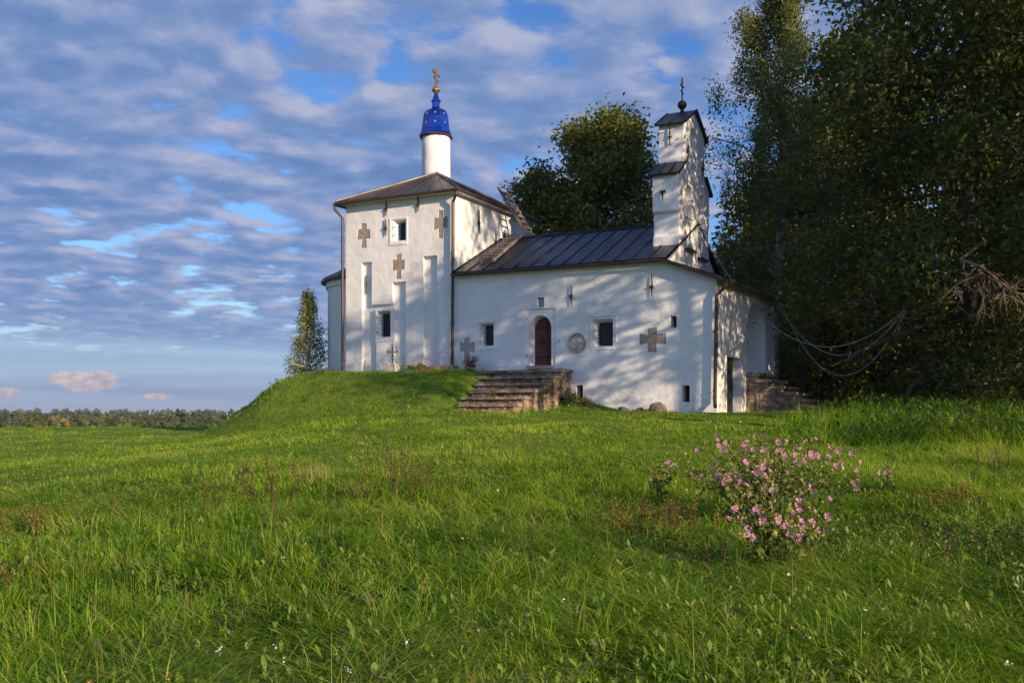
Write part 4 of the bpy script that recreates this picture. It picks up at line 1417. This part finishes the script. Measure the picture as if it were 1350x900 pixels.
nmesh('dead_branch', V, F, M['twig'], linden, smooth=True)
# the low limb stub carrying the cables
st = np.array([(-0.15, -0.1, 3.75), (-1.1, -0.5, 3.75), (-2.6, -1.0, 3.45)])
V, F = tube_arrays([(st, [0.07, 0.05, 0.03])], 7)
nmesh('low_limb', V, F, M['bark'], linden, smooth=True)
lz = float(linden.location.z)
tie = Vector((linden.location.x - 2.58, linden.location.y - 1.0, lz + 3.45))


def cable(label, a, b, sag, knot=0):
    a, b = Vector(a), Vector(b)
    pts = []
    for k in range(33):
        f = k / 32
        p = a.lerp(b, f)
        p.z -= sag * 4 * f * (1 - f)
        pts.append(p - a)
    m = MB()
    m.tube(pts, 0.013, 6)
    o = m.build('power_cable', M['cable'], None, smooth=True)
    o.location = a
    tag(o, label, 'cable')


cable('upper slack cable from the bell gable to the linden, crossing the porch roof', to_world(8.14, 4.7, 6.3), tie, 2.35)
cable('lower slack cable from the porch eave to the linden limb', to_world(WX + .62, 5.9, 4.22), tie + Vector((0, 0, -.03)), 1.75)
cable('thin loop of cable drooping lowest below the linden limb', to_world(WX + .7, 6.4, 4.25), tie + Vector((0.03, 0, -.06)), 2.45)

# ------------------------------------------------------------------ shrubs near the church
def small_shrub(label, x, y, h, w, n, seed, mat, mu, leaf=0.06, cat='shrub', name='shrub'):
    rg = np.random.default_rng(seed)
    z = float(ground(x, y)) - 0.02
    root = empty(name, (x, y, z))
    tag(root, label, cat)
    paths, C = [], []
    for k in range(max(5, n // 40)):
        az = rg.uniform(0, 6.28)
        d = np.array([math.cos(az) * 0.35, math.sin(az) * 0.35, 1.0])
        p = curve((rg.normal() * w * .12, rg.normal() * w * .12, 0), d / np.linalg.norm(d), h * rg.uniform(.7, 1.05), 7, 0.1, rg, .12)
        paths.append((p, np.linspace(0.012, 0.004, 7)))
        for q in range(n // max(5, n // 40)):
            f = rg.uniform(0.2, 1) * 6
            a = min(int(f), 5)
            C.append(p[a] * (1 - f + a) + p[a + 1] * (f - a) + rg.normal(size=3) * w * np.array([.16, .16, .10]))
    V, F = tube_arrays(paths, 5)
    nmesh('stems', V, F, M['bark'], root)
    C = np.array(C); C[:, 2] = np.maximum(C[:, 2], .02)
    V, F = leaf_arrays(C, leaf, rg, .3)
    nmesh('leaves_or_seeds', V, F, mat, root, np.repeat(np.clip(mu + rg.normal(size=len(C)) * .2 + (C[:, 2] / h - .5) * .3, 0, 1), 4))


for i, (t_, u_, lab) in enumerate(((2.3, -1.0, 'weed tuft on the upper left of the front staircase'), (3.7, -1.55, 'weed tuft growing from the middle of the front staircase'), (2.9, -2.6, 'weed tuft low on the left of the front staircase'), (4.55, -2.0, 'weed tuft at the right side of the front staircase'), (2.2, -3.75, 'weed tuft before the lowest step of the front staircase'))):
    X, Y, _ = to_world(t_, u_)
    small_shrub(lab, X, Y, .22, .34, 120, 800 + i, M['weed'], .45, .055, 'weed', 'weed_tuft')
    o_ = [o for o in COL.objects if o.name.startswith('weed_tuft')][-1]
    o_.location.z = EYE + (1.24, 1.0, .52, .62, .16)[i]
x, y, _ = to_world(0.95, -0.55)
small_shrub('small yellow and red leaved shrub left of the top of the staircase', x, y, 0.60, 0.62, 420, 3, M['shrub'], .62, .075)
small_shrub('light green sapling on the left shoulder of the mound', -9.75, 40.4, .75, 0.5, 260, 4, M['weed'], .75, .10)
small_shrub('dark low bush at the foot of the slender birch', -8.55, 40.6, .75, 1.5, 700, 6, M['linden'], .6, .08)
small_shrub('weedy green plant under the right side of the staircase', *to_world(4.95, -.75)[:2], 0.55, 0.7, 300, 7, M['mallow'], .5, .09)
small_shrub('reddish weed beside the cellar opening', *to_world(5.45, -.5)[:2], 0.35, 0.5, 160, 8, M['herb'], .6, .06)
for i, (t, lab) in enumerate(((-1.62, 'orange garden flowers in front of the tower, left clump'), (-1.15, 'orange garden flowers in front of the tower, right clump beside the red slab'))):
    x, y, _ = to_world(t, -0.5)
    root = empty('flower_clump', (x, y, float(ground(x, y)) - .01))
    tag(root, lab, 'flowers')
    rg = np.random.default_rng(90 + i)
    C = rg.normal(size=(150, 3)) * [.13, .1, .06] + [0, 0, .14]
    C[:, 2] = np.abs(C[:, 2])
    V, F = leaf_arrays(C, .07, rg); nmesh('leaves_or_seeds', V, F, M['weed'], root, rg.uniform(0, .7, len(V)))
    C = rg.normal(size=(60 if i else 26, 3)) * [.13, .1, .07] + [0, 0, .27]
    V, F = leaf_arrays(C, .06, rg, 1.0, aspect=1); nmesh('blossoms', V, F, M['orange'], root, np.repeat(rg.uniform(0, 1, len(C)), 4))

# ------------------------------------------------------------------ the far wood on the plain
rg = np.random.default_rng(21)
CC, SS, TT = [], [], []
def far_trees(n, y0, y1, r0, r1, hmin, hmax, k, size, mu, sd):
    for _ in range(n):
        yy = math.exp(rg.uniform(math.log(y0), math.log(y1)))
        xx = yy * rg.uniform(r0, r1)
        g = float(ground(xx, yy))
        h = rg.uniform(hmin, hmax)
        w = h * rg.uniform(.24, .36)
        p = rg.normal(size=(k, 3))
        p /= np.linalg.norm(p, axis=1, keepdims=True)
        p *= rg.uniform(.55, 1.0, (k, 1))
        c = p * [w, w, h * .52] + [xx, yy, g + h * .50]
        CC.append(c)
        SS.append(np.full(k, size * rg.uniform(.8, 1.2)))
        TT.append(np.clip(np.full(k, mu + rg.normal() * sd) + rg.normal(size=k) * .06, 0, .88))
far_trees(150, 150, 240, -.66, -.17, 5, 13.5, 220, 1.0, .42, .16)
far_trees(420, 240, 520, -.66, -.14, 8, 17, 110, 1.8, .42, .18)
far_trees(700, 520, 1500, -.68, -.10, 13, 19, 46, 4.2, .38, .16)
far_trees(500, 1500, 3200, -.70, .6, 18, 24, 26, 10.0, .32, .12)
n0 = len(CC)
far_trees(22, 105, 150, -.56, -.22, 3.5, 6.0, 240, .5, .97, .03)
for i in range(n0, len(CC)): TT[i] = np.clip(TT[i] * 0 + rg.uniform(.86, 1.0) + rg.normal(size=len(TT[i])) * .04, 0, 1)
C = np.concatenate(CC); Sz = np.concatenate(SS); T = np.concatenate(TT)
V, F = leaf_arrays(C, Sz, rg, 0.3, aspect=.9)
o = nmesh('distant_forest', V, F, M['forest'], None, np.repeat(T, 4))
tag(o, kind='stuff', label='distant mixed forest in green and russet along the plain at the left horizon', cat='forest')

# ------------------------------------------------------------------ meadow
def church_clear(x, y):
    dx, dy = x - CX, y - CY
    t = 0.8944 * dx - 0.4472 * dy
    u = 0.4472 * dx + 0.8944 * dy
    inside = (t > -4.9) & (t < 10.1) & (u > -0.02) & (u < 7)
    inside |= (np.hypot(t + 4.87, u - 3.2) < 2.65)
    inside |= (t > 1.7) & (t < 4.6) & (u > -3.85) & (u < 0)
    inside |= (t > 9.6) & (t < 12.3) & (u > 3.1) & (u < 6.0)
    return ~inside


def blade_arrays(x, y, h, w, az, lean, rg, nseg=3):
    """curved tapering blades rooted on the ground"""
    n = len(x)
    z = ground(x, y) - 0.02
    dirx, diry = np.cos(az), np.sin(az)
    saz = az + np.pi / 2 + rg.normal(size=n) * 0.7
    sx, sy = np.cos(saz), np.sin(saz)
    V = np.zeros((n, nseg + 1, 2, 3))
    for k in range(nseg + 1):
        f = k / nseg
        out = lean * h * f ** 1.8
        up = h * (f - 0.38 * np.minimum(lean, 1.4) * f ** 2.2)
        ww = w * (1 - f ** 1.6) * 0.5 + w * 0.04
        cx_, cy_, cz_ = x + dirx * out, y + diry * out, z + up
        V[:, k, 0] = np.stack([cx_ - sx * ww, cy_ - sy * ww, cz_], -1)
        V[:, k, 1] = np.stack([cx_ + sx * ww, cy_ + sy * ww, cz_], -1)
    b = np.arange(n)[:, None] * (2 * (nseg + 1)) + 2 * np.arange(nseg)[None, :]
    F = np.stack([b, b + 1, b + 3, b + 2], -1).reshape(-1, 4)
    return V.reshape(-1, 3), F


def scatter(n, y0, y1, rg, power=2.0, margin=1.8, rmax=0.61, lo=None, hi=None):
    """points spread over the visible wedge, denser near"""
    u = rg.uniform(size=n)
    k = 1 - power
    yy = (y0 ** k + u * (y1 ** k - y0 ** k)) ** (1 / k)
    a = -rmax if lo is None else lo
    b = rmax if hi is None else hi
    xx = rg.uniform(a, b, n) * yy + rg.uniform(-margin, margin, n)
    return xx, yy


def grass(name, ntuft, per, y0, y1, hfun, wid, seed, spread, power, tint, wind=0.5, patch=True, kind='stuff', mat='grass', stalks=False, **kw):
    rg = np.random.default_rng(seed)
    tx, ty = scatter(ntuft, y0, y1, rg, power, **kw)
    th = hfun(tx, ty, rg) * rg.uniform(.55, 1.3, ntuft) * (.55 + .95 * vnoise(tx, ty, 1.5, 31))
    gap = (vnoise(tx, ty, 2.2, 32) > .20) | (rg.uniform(size=ntuft) < .35)
    tx, ty, th = tx[gap], ty[gap], th[gap]
    ntuft = len(tx)
    rep = np.maximum(1, rg.poisson(per, ntuft))
    taz = 2.75 + (vnoise(tx, ty, .8, 5) - .5) * 4.6 + rg.normal(size=ntuft) * 1.15
    tl = np.clip(.45 + 1.0 * vnoise(tx, ty, .55, 6) * wind * 2 + rg.normal(size=ntuft) * .28, .05, 1.7)
    tt = tint + (vnoise(tx, ty, .5, 7) - .5) * .36 + (vnoise(tx, ty, 1.9, 8) - .5) * .36 + rg.normal(size=ntuft) * .14
    x = np.repeat(tx, rep) + rg.normal(size=rep.sum()) * spread
    y = np.repeat(ty, rep) + rg.normal(size=rep.sum()) * spread
    n = len(x)
    h = np.repeat(th, rep) * rg.uniform(.55, 1.15, n)
    az = np.repeat(taz, rep) + rg.normal(size=n) * 1.1
    ln = np.clip(np.repeat(tl, rep) + rg.normal(size=n) * .25, 0, 1.8)
    w = wid * rg.uniform(.6, 1.35, n)
    t = np.repeat(tt, rep) + rg.normal(size=n) * .12
    t = np.clip(t, 0, .84) if not stalks else np.clip(t, .84, 1)
    dead = rg.uniform(size=n) < 0.02
    t[dead] = rg.uniform(.86, 1, dead.sum())
    ok = church_clear(x, y) & (y > 3.6)
    x, y, h, w, az, ln, t = (q[ok] for q in (x, y, h, w, az, ln, t))
    V, F = blade_arrays(x, y, h, w, az, ln, rg)
    o = nmesh(name, V, F, M[mat], None, np.repeat(t, 8))
    tag(o, kind=kind)
    return o


def tall(x, y, rg):
    p = vnoise(x, y, .35, 11)
    return (.15 + .20 * p) * (1 - .45 * sstep((y - 11) / 6))


def mid(x, y, rg):
    right = sstep((x / y - .22) / .15)
    return .09 + .10 * vnoise(x, y, .5, 12) + .16 * right * vnoise(x, y, .6, 13) - .05 * sstep((y - 17) / 6) * (1 - right)


def lawn(x, y, rg):
    return .06 + .09 * vnoise(x, y, .6, 14)


grass('tall_grass', 26500, 10, 3.8, 16, tall, .0098, 101, .045, 2.0, .55, .85)
grass('meadow_grass', 16500, 9, 12, 25, mid, .012, 102, .07, 2.0, .60, .6)
grass('lawn_grass', 22000, 8, 21, 56, lawn, .020, 103, .12, 1.6, .64, .5)

grass('mound_tussocks', 1500, 10, 30, 43, lambda x, y, rg: .10 + .16 * vnoise(x, y, .9, 41), .018, 107, .09, 1.2, .58, .5, lo=-.30, hi=.06)
grass('dry_grass_stalks', 2600, 2, 4.2, 19, lambda x, y, rg: tall(x, y, rg) * 1.35 + .06, .0045, 106, .05, 1.9, .90, .35, stalks=True)

# weeds along the shaded wood edge at the right
def edge_h(x, y, rg): return .28 + .42 * vnoise(x, y, .5, 15)
grass('rank_grass', 3600, 9, 20, 31, edge_h, .016, 104, .12, 1.5, .40, .5, lo=.34, hi=.58)


def leafy(name, n, y0, y1, per, size, seed, mat, mu, hgt, patch_thr, **kw):
    """ground-hugging broad-leaved weeds between the grass"""
    rg = np.random.default_rng(seed)
    x, y = scatter(n, y0, y1, rg, 2.0, **kw)
    ok = (vnoise(x, y, .55, seed) > patch_thr) & church_clear(x, y)
    x, y = x[ok], y[ok]
    rep = np.maximum(2, rg.poisson(per, len(x)))
    X = np.repeat(x, rep); Y = np.repeat(y, rep)
    m = len(X)
    az = rg.uniform(0, 2 * np.pi, m)
    L = size * rg.uniform(.5, 1.25, m)
    el = rg.uniform(.25, 1.25, m)
    z = ground(X, Y) + rg.uniform(0, 1, m) * hgt
    d = np.stack([np.cos(az) * np.cos(el), np.sin(az) * np.cos(el), np.sin(el)], -1)
    s = np.stack([-np.sin(az), np.cos(az), np.zeros(m)], -1)
    nrm = np.cross(s, d)
    base = np.stack([X, Y, z], -1)
    w = (L * rg.uniform(.18, .36, m))[:, None]
    V = np.zeros((m, 12, 3))
    curl = rg.uniform(.1, .55, m)
    for k, (f, ww) in enumerate(((0.0, .07), (.25, .34), (.5, .5), (.72, .42), (.89, .22), (1.0, .03))):
        c = base + d * (L * f)[:, None] - np.array([0, 0, 1.0]) * (L * curl * f * f)[:, None]
        lift = nrm * w * .18
        V[:, 2 * k] = c - s * w * ww + lift
        V[:, 2 * k + 1] = c + s * w * ww + lift
    b = np.arange(m)[:, None] * 12 + 2 * np.arange(5)[None, :]
    F = np.stack([b, b + 1, b + 3, b + 2], -1).reshape(-1, 4)
    t = np.clip(mu + (vnoise(X, Y, 1.2, seed + 1) - .5) * .5 + rg.normal(size=m) * .14, 0, 1)
    o = nmesh(name, V.reshape(-1, 3), F, M[mat], None, np.repeat(t, 12))
    tag(o, kind='stuff')


leafy('broad_leaved_weeds', 9500, 4.2, 18, 4, .075, 201, 'weed', .66, .22, .46)
leafy('dandelion_leaves', 560, 4.2, 12, 6, .115, 208, 'weed', .66, .14, .30)
leafy('clover_cover', 12000, 9, 40, 6, .065, 202, 'weed', .45, .06, .38)
leafy('nettle_growth', 1500, 20, 31, 14, .15, 203, 'weed', .22, .62, .30, lo=.36, hi=.58)

leafy('mound_weeds', 2600, 29, 43, 7, .085, 209, 'weed', .50, .08, .45, lo=-.30, hi=.22)


def blossoms(name, n, y0, y1, size, seed, mat, mu, hgt):
    rg = np.random.default_rng(seed)
    x, y = scatter(n, y0, y1, rg, 1.8)
    ok = church_clear(x, y)
    x, y = x[ok], y[ok]
    rep = rg.integers(3, 8, len(x))
    C = np.stack([x, y, ground(x, y) + hgt * rg.uniform(.6, 1.3, len(x))], -1)
    C = np.repeat(C, rep, axis=0) + rg.normal(size=(rep.sum(), 3)) * size * .6
    V, F = leaf_arrays(C, size, rg, 2.0, aspect=.9)
    tag(nmesh(name, V, F, M[mat], None, np.repeat(np.clip(mu + rg.normal(size=len(C)) * .1, 0, 1), 4)), kind='stuff')


leafy('coltsfoot_patch', 900, 4.6, 13, 6, .095, 210, 'weed', .66, .16, .40, lo=-.56, hi=-.16)
blossoms('white_meadow_blossoms', 48, 5, 22, .018, 301, 'white', .7, .26)
blossoms('yellow_meadow_blossoms', 46, 5, 20, .016, 302, 'orange', .95, .24)
blossoms('purple_meadow_blossoms', 22, 5, 16, .016, 303, 'petal', .15, .26)

# ------------------------------------------------------------------ mallows
def petal_mesh(seed):
    rg = np.random.default_rng(seed)
    V, F, T = [], [], []
    for k in range(5):
        a = 2 * math.pi * k / 5 + rg.normal() * .06
        r = .030 * rg.uniform(.85, 1.15)
        cup = rg.uniform(.25, .6)
        def P(f, s):
            w = .40 * f * (1.15 if f > .9 else 1)
            an = a + s * w / max(f, .2)
            return (r * f * math.cos(an), r * f * math.sin(an), r * f * f * cup)
        o = len(V)
        V += [P(.08, -1), P(.08, 1), P(.6, -1), P(.6, 1), P(1.0, -.9), P(.93, 0), P(1.0, .9), P(.6, 0)]
        F += [(o, o + 1, o + 3, o + 7), (o, o + 7, o + 2, o + 2)][:1] + [(o, o + 7, o + 2), (o + 2, o + 7, o + 5, o + 4), (o + 7, o + 3, o + 6, o + 5)]
        T += [.1, .1, .5, .5, .95, .8, .95, .45]
    me = bpy.data.meshes.new('flower')
    me.from_pydata(V, [], F)
    base = rg.uniform(-.18, .1)
    at = me.attributes.new('tint', 'FLOAT', 'POINT')
    at.data.foreach_set('value', np.clip(np.array(T) * .6 + .25 + base, 0, 1).astype(np.float32))
    me.materials.append(M['petal'])
    me.update()
    return me


petals = [petal_mesh(300 + k) for k in range(7)]


def mallow(label, x, y, h, wx, wy, nstem, nflower, seed, scale=1.0):
    rg = np.random.default_rng(seed)
    z = float(ground(x, y)) - .02
    root = empty('mallow_plant', (x, y, z))
    tag(root, label, 'mallow', 'pink mallows in the meadow')
    paths, C, Sz, T, tips = [], [], [], [], []
    for k in range(nstem):
        az = rg.uniform(0, 2 * math.pi)
        rr = rg.uniform(0, 1) ** .6
        end = np.array([math.cos(az) * wx * rr, math.sin(az) * wy * rr, h * (1.04 - .42 * rr * rr) * rg.uniform(.8, 1.08)])
        st = np.array([end[0] * .25, end[1] * .25, 0])
        n = 9
        f = np.linspace(0, 1, n)[:, None]
        p = st + (end - st) * np.concatenate([f ** 1.35, f ** 1.35, f ** .85], 1) + np.cumsum(rg.normal(size=(n, 3)) * .012, 0)
        paths.append((p, np.linspace(.006, .0022, n)))
        for q in range(15):
            g = rg.uniform(.25, 1) * (n - 1)
            a = min(int(g), n - 2)
            c = p[a] * (1 - g + a) + p[a + 1] * (g - a)
            fr = g / (n - 1)
            C.append(c + rg.normal(size=3) * .05); Sz.append(.075 * (1.25 - .75 * fr)); T.append(.42 + .25 * fr + rg.normal() * .12)
        for q in range(13):
            g = rg.uniform(.5, 1) * (n - 1)
            a = min(int(g), n - 2)
            c = p[a] * (1 - g + a) + p[a + 1] * (g - a)
            C.append(c + rg.normal(size=3) * .022); Sz.append(.026); T.append(.92)
        for q in range(3):
            g = rg.uniform(.55, 1.0) * (n - 1)
            a = min(int(g), n - 2)
            tips.append(p[a] * (1 - g + a) + p[a + 1] * (g - a) + rg.normal(size=3) * .03)
    V, F = tube_arrays(paths, 4)
    nmesh('stems', V, F, M['mallow'], root, np.full(len(V), .62))
    C = np.array(C); C[:, 2] = np.maximum(C[:, 2], .03)
    V, F = leaf_arrays(C, np.array(Sz), rg, .5, aspect=.9)
    nmesh('leaves_or_seeds', V, F, M['mallow'], root, np.repeat(np.clip(T, 0, 1), 4))
    tips = np.array(tips)
    vis = np.argsort(-(tips[:, 2] * .8 - tips[:, 1] * .6 + rg.normal(size=len(tips)) * .25))[:nflower]
    for i in vis:
        o = bpy.data.objects.new('flower', petals[rg.integers(0, len(petals))])
        COL.objects.link(o)
        o.parent = root
        o.location = tips[i]
        d = Vector((rg.normal() * .6 + .15, -abs(rg.normal() * .6) - .25, .55 + rg.normal() * .35))
        o.rotation_euler = d.to_track_quat('Z', 'Y').to_euler()
        s = rg.uniform(.72, 1.22) * scale
        o.scale = (s, s, s)


mallow('tallest and largest pink mallow bush, standing in the lit meadow', 3.0, 11.2, 1.10, 1.36, .7, 70, 99, 41, 1.15)
mallow('lower pink mallow in front of the large bush', 2.38, 8.75, .88, .74, .42, 26, 46, 42, 1.1)
mallow('single small mallow with two blooms right of the large bush', 4.95, 13.0, .55, .12, .1, 3, 2, 43, 1.3)
mallow('pale sparse mallow seedling left of the large bush', 1.92, 12.6, .66, .34, .25, 8, 6, 44, .9)

# ------------------------------------------------------------------ dry stalks and coloured herbs
def seed_stalk(label, x, y, h, seed, mat='dry', mu=.3, n=5, group='brown seeding docks in the meadow', spread=.12, dens=46, cat='dock', name='dock_plant'):
    rg = np.random.default_rng(seed)
    z = float(ground(x, y)) - .02
    root = empty(name, (x, y, z))
    tag(root, label, cat, group)
    paths, C = [], []
    for k in range(n):
        d = np.array([rg.normal() * .14, rg.normal() * .14, 1])
        p = curve((rg.normal() * spread, rg.normal() * spread, 0), d / np.linalg.norm(d), h * rg.uniform(.7, 1.05), 8, .02, rg, .05)
        paths.append((p, np.linspace(.005, .0025, 8)))
        for q in range(dens):
            f = rg.uniform(.42, 1) * 7
            a = min(int(f), 6)
            C.append(p[a] * (1 - f + a) + p[a + 1] * (f - a) + rg.normal(size=3) * [.018, .018, .012])
    V, F = tube_arrays(paths, 4)
    nmesh('stalks', V, F, M[mat], root, np.full(len(V), mu))
    C = np.array(C)
    V, F = leaf_arrays(C, .022, rg, aspect=.8)
    nmesh('leaves_or_seeds', V, F, M[mat], root, np.repeat(np.clip(mu + rg.normal(size=len(C)) * .2, 0, 1), 4))  # these are the seed heads along the upper stalks, not leaves


def at_px(px, py):
    """where the sight line through a photo pixel meets the meadow"""
    dx, dz = (px - 675) / 1300, (545 - py) / 1300
    yy = 5.0
    while yy < 60 and EYE + dz * yy > float(ground(dx * yy, yy)): yy += .05
    return dx * yy, yy


docks = [(-2.95, 11.3, .75, 'brown dock stalks, leftmost of the close pair left of the meadow centre'), (-2.55, 10.9, .88, 'tallest brown dock stalks, right one of the close pair left of the meadow centre'), (-3.35, 11.2, .62, 'thin brown dock stalks farther left of the close pair'),
         (-2.1, 15.2, .85, 'dark brown dock stalks standing apart in the middle of the meadow'), (-1.75, 14.0, .7, 'brown dock beside the dry grass in the middle of the meadow'), (1.6, 8.2, .55, 'greenish dock stalk left in front of the mallows'),
         (3.55, 8.4, .55, 'small dock stalk right of the lower mallow'), (6.9, 14.0, .8, 'reddish thin stalks in the meadow right of the mallows'), (7.1, 22.5, .6, 'short dark brown stalk on the lawn edge before the trees'), (9.9, 21.5, .95, 'pale dry reed stalks leaning at the weedy wood edge')]
for i, (x, y, h, lab) in enumerate(docks):
    seed_stalk(lab, x, y, h, 500 + i, mu=.32 if i < 9 else .8, n=(5, 6, 4, 4, 6, 3, 3, 4, 4, 6)[i])

def herb(label, x, y, h, w, n, seed, mu, mat='herb', leaf=.035, group=None, cat='herb', name='wild_herb'):
    rg = np.random.default_rng(seed)
    z = float(ground(x, y)) - .02
    root = empty(name, (x, y, z))
    tag(root, label, cat, group)
    paths, C = [], []
    for k in range(n):
        o = rg.normal(size=2) * w * .5
        p = curve((o[0], o[1], 0), (rg.normal() * .12, rg.normal() * .12, 1), h * rg.uniform(.6, 1.1), 6, .03, rg, .07)
        paths.append((p, np.linspace(.004, .002, 6)))
        for q in range(22):
            f = (rg.uniform(.2, 1) ** .6) * 5
            a = min(int(f), 4)
            C.append(p[a] * (1 - f + a) + p[a + 1] * (f - a) + rg.normal(size=3) * .03)
    V, F = tube_arrays(paths, 4)
    nmesh('stems', V, F, M[mat], root, np.full(len(V), mu))
    C = np.array(C)
    V, F = leaf_arrays(C, leaf, rg)
    nmesh('leaves_or_seeds', V, F, M[mat], root, np.repeat(np.clip(mu + rg.normal(size=len(C)) * .22, 0, 1), 4))


herb('reddish brown wild herb patch left of the mallows', 1.55, 10.6, .42, .75, 46, 601, .58)
herb('low reddening herb patch in the left foreground meadow', -3.95, 8.6, .20, .9, 40, 602, .72, leaf=.035)
herb('brownish dry herb with seed tops in the middle of the meadow', -1.25, 13.0, .52, 1.0, 50, 603, .45)
herb('yellow ochre herb patch near the left edge of the meadow', -5.6, 11.4, .3, .7, 30, 604, .85, leaf=.035)
herb('pale feathery herb in the right foreground', 4.75, 9.2, .4, .8, 40, 605, .30, 'mallow', .04)
herb('bushy green weed clump at the lower right corner', 4.6, 7.0, .42, .9, 60, 606, .35, 'weed', .06)
herb('rust coloured weed among the grass right of the mallows', 5.3, 12.2, .3, .7, 26, 607, .75)

# sprays of straw-coloured grass
def straw(label, x, y, h, n, seed, az, mu=.88):
    rg = np.random.default_rng(seed)
    X = x + rg.normal(size=n) * .16; Y = y + rg.normal(size=n) * .14
    V, F = blade_arrays(X, Y, h * rg.uniform(.6, 1.1, n), np.full(n, .008), az + rg.normal(size=n) * .4, np.clip(.7 + rg.normal(size=n) * .25, .1, 1.5), rg)
    z = float(ground(x, y))
    V = V - np.array([x, y, z])
    o = nmesh('straw_tuft', V, F, M['grass'], None, np.repeat(np.clip(mu + rg.normal(size=n) * .06, .6, 1), 8))
    o.location = (x, y, z)
    tag(o, label, 'grass tuft', 'straw tufts')


straw('yellow straw tuft leaning left at the left of the meadow', -4.9, 10.8, .42, 60, 701, 2.7, .80)
straw('pale straw tuft beside the dark docks', -2.9, 14.6, .5, 70, 702, 2.4, .92)
straw('bleached straw tuft left of the brown herb in the meadow middle', -1.9, 13.2, .42, 60, 703, 2.6, .94)
straw('tall pale straw leaning over the weedy right edge', 8.0, 16.2, .8, 36, 704, 2.6, .93)
straw('broken pale straw in the right meadow', 6.2, 13.4, .6, 40, 705, 2.9, .9)

# ------------------------------------------------------------------ thin evening haze over the plain
def build_haze():
    hm = bpy.data.materials.new('haze')
    hm.use_nodes = True
    t = NT(hm.node_tree)
    out = t.n('ShaderNodeOutputMaterial')
    pv = t.n('ShaderNodeVolumePrincipled', ins={'Color': (0.75, 0.82, 0.95, 1), 'Density': 0.00013, 'Anisotropy': 0.2})
    t.link(pv.outputs[0], out.inputs['Volume'])
    m = MB()
    m.box((-4600, -4600, -60), (4600, 6500, 60))
    tag(m.build('haze', hm), kind='stuff')


build_haze()
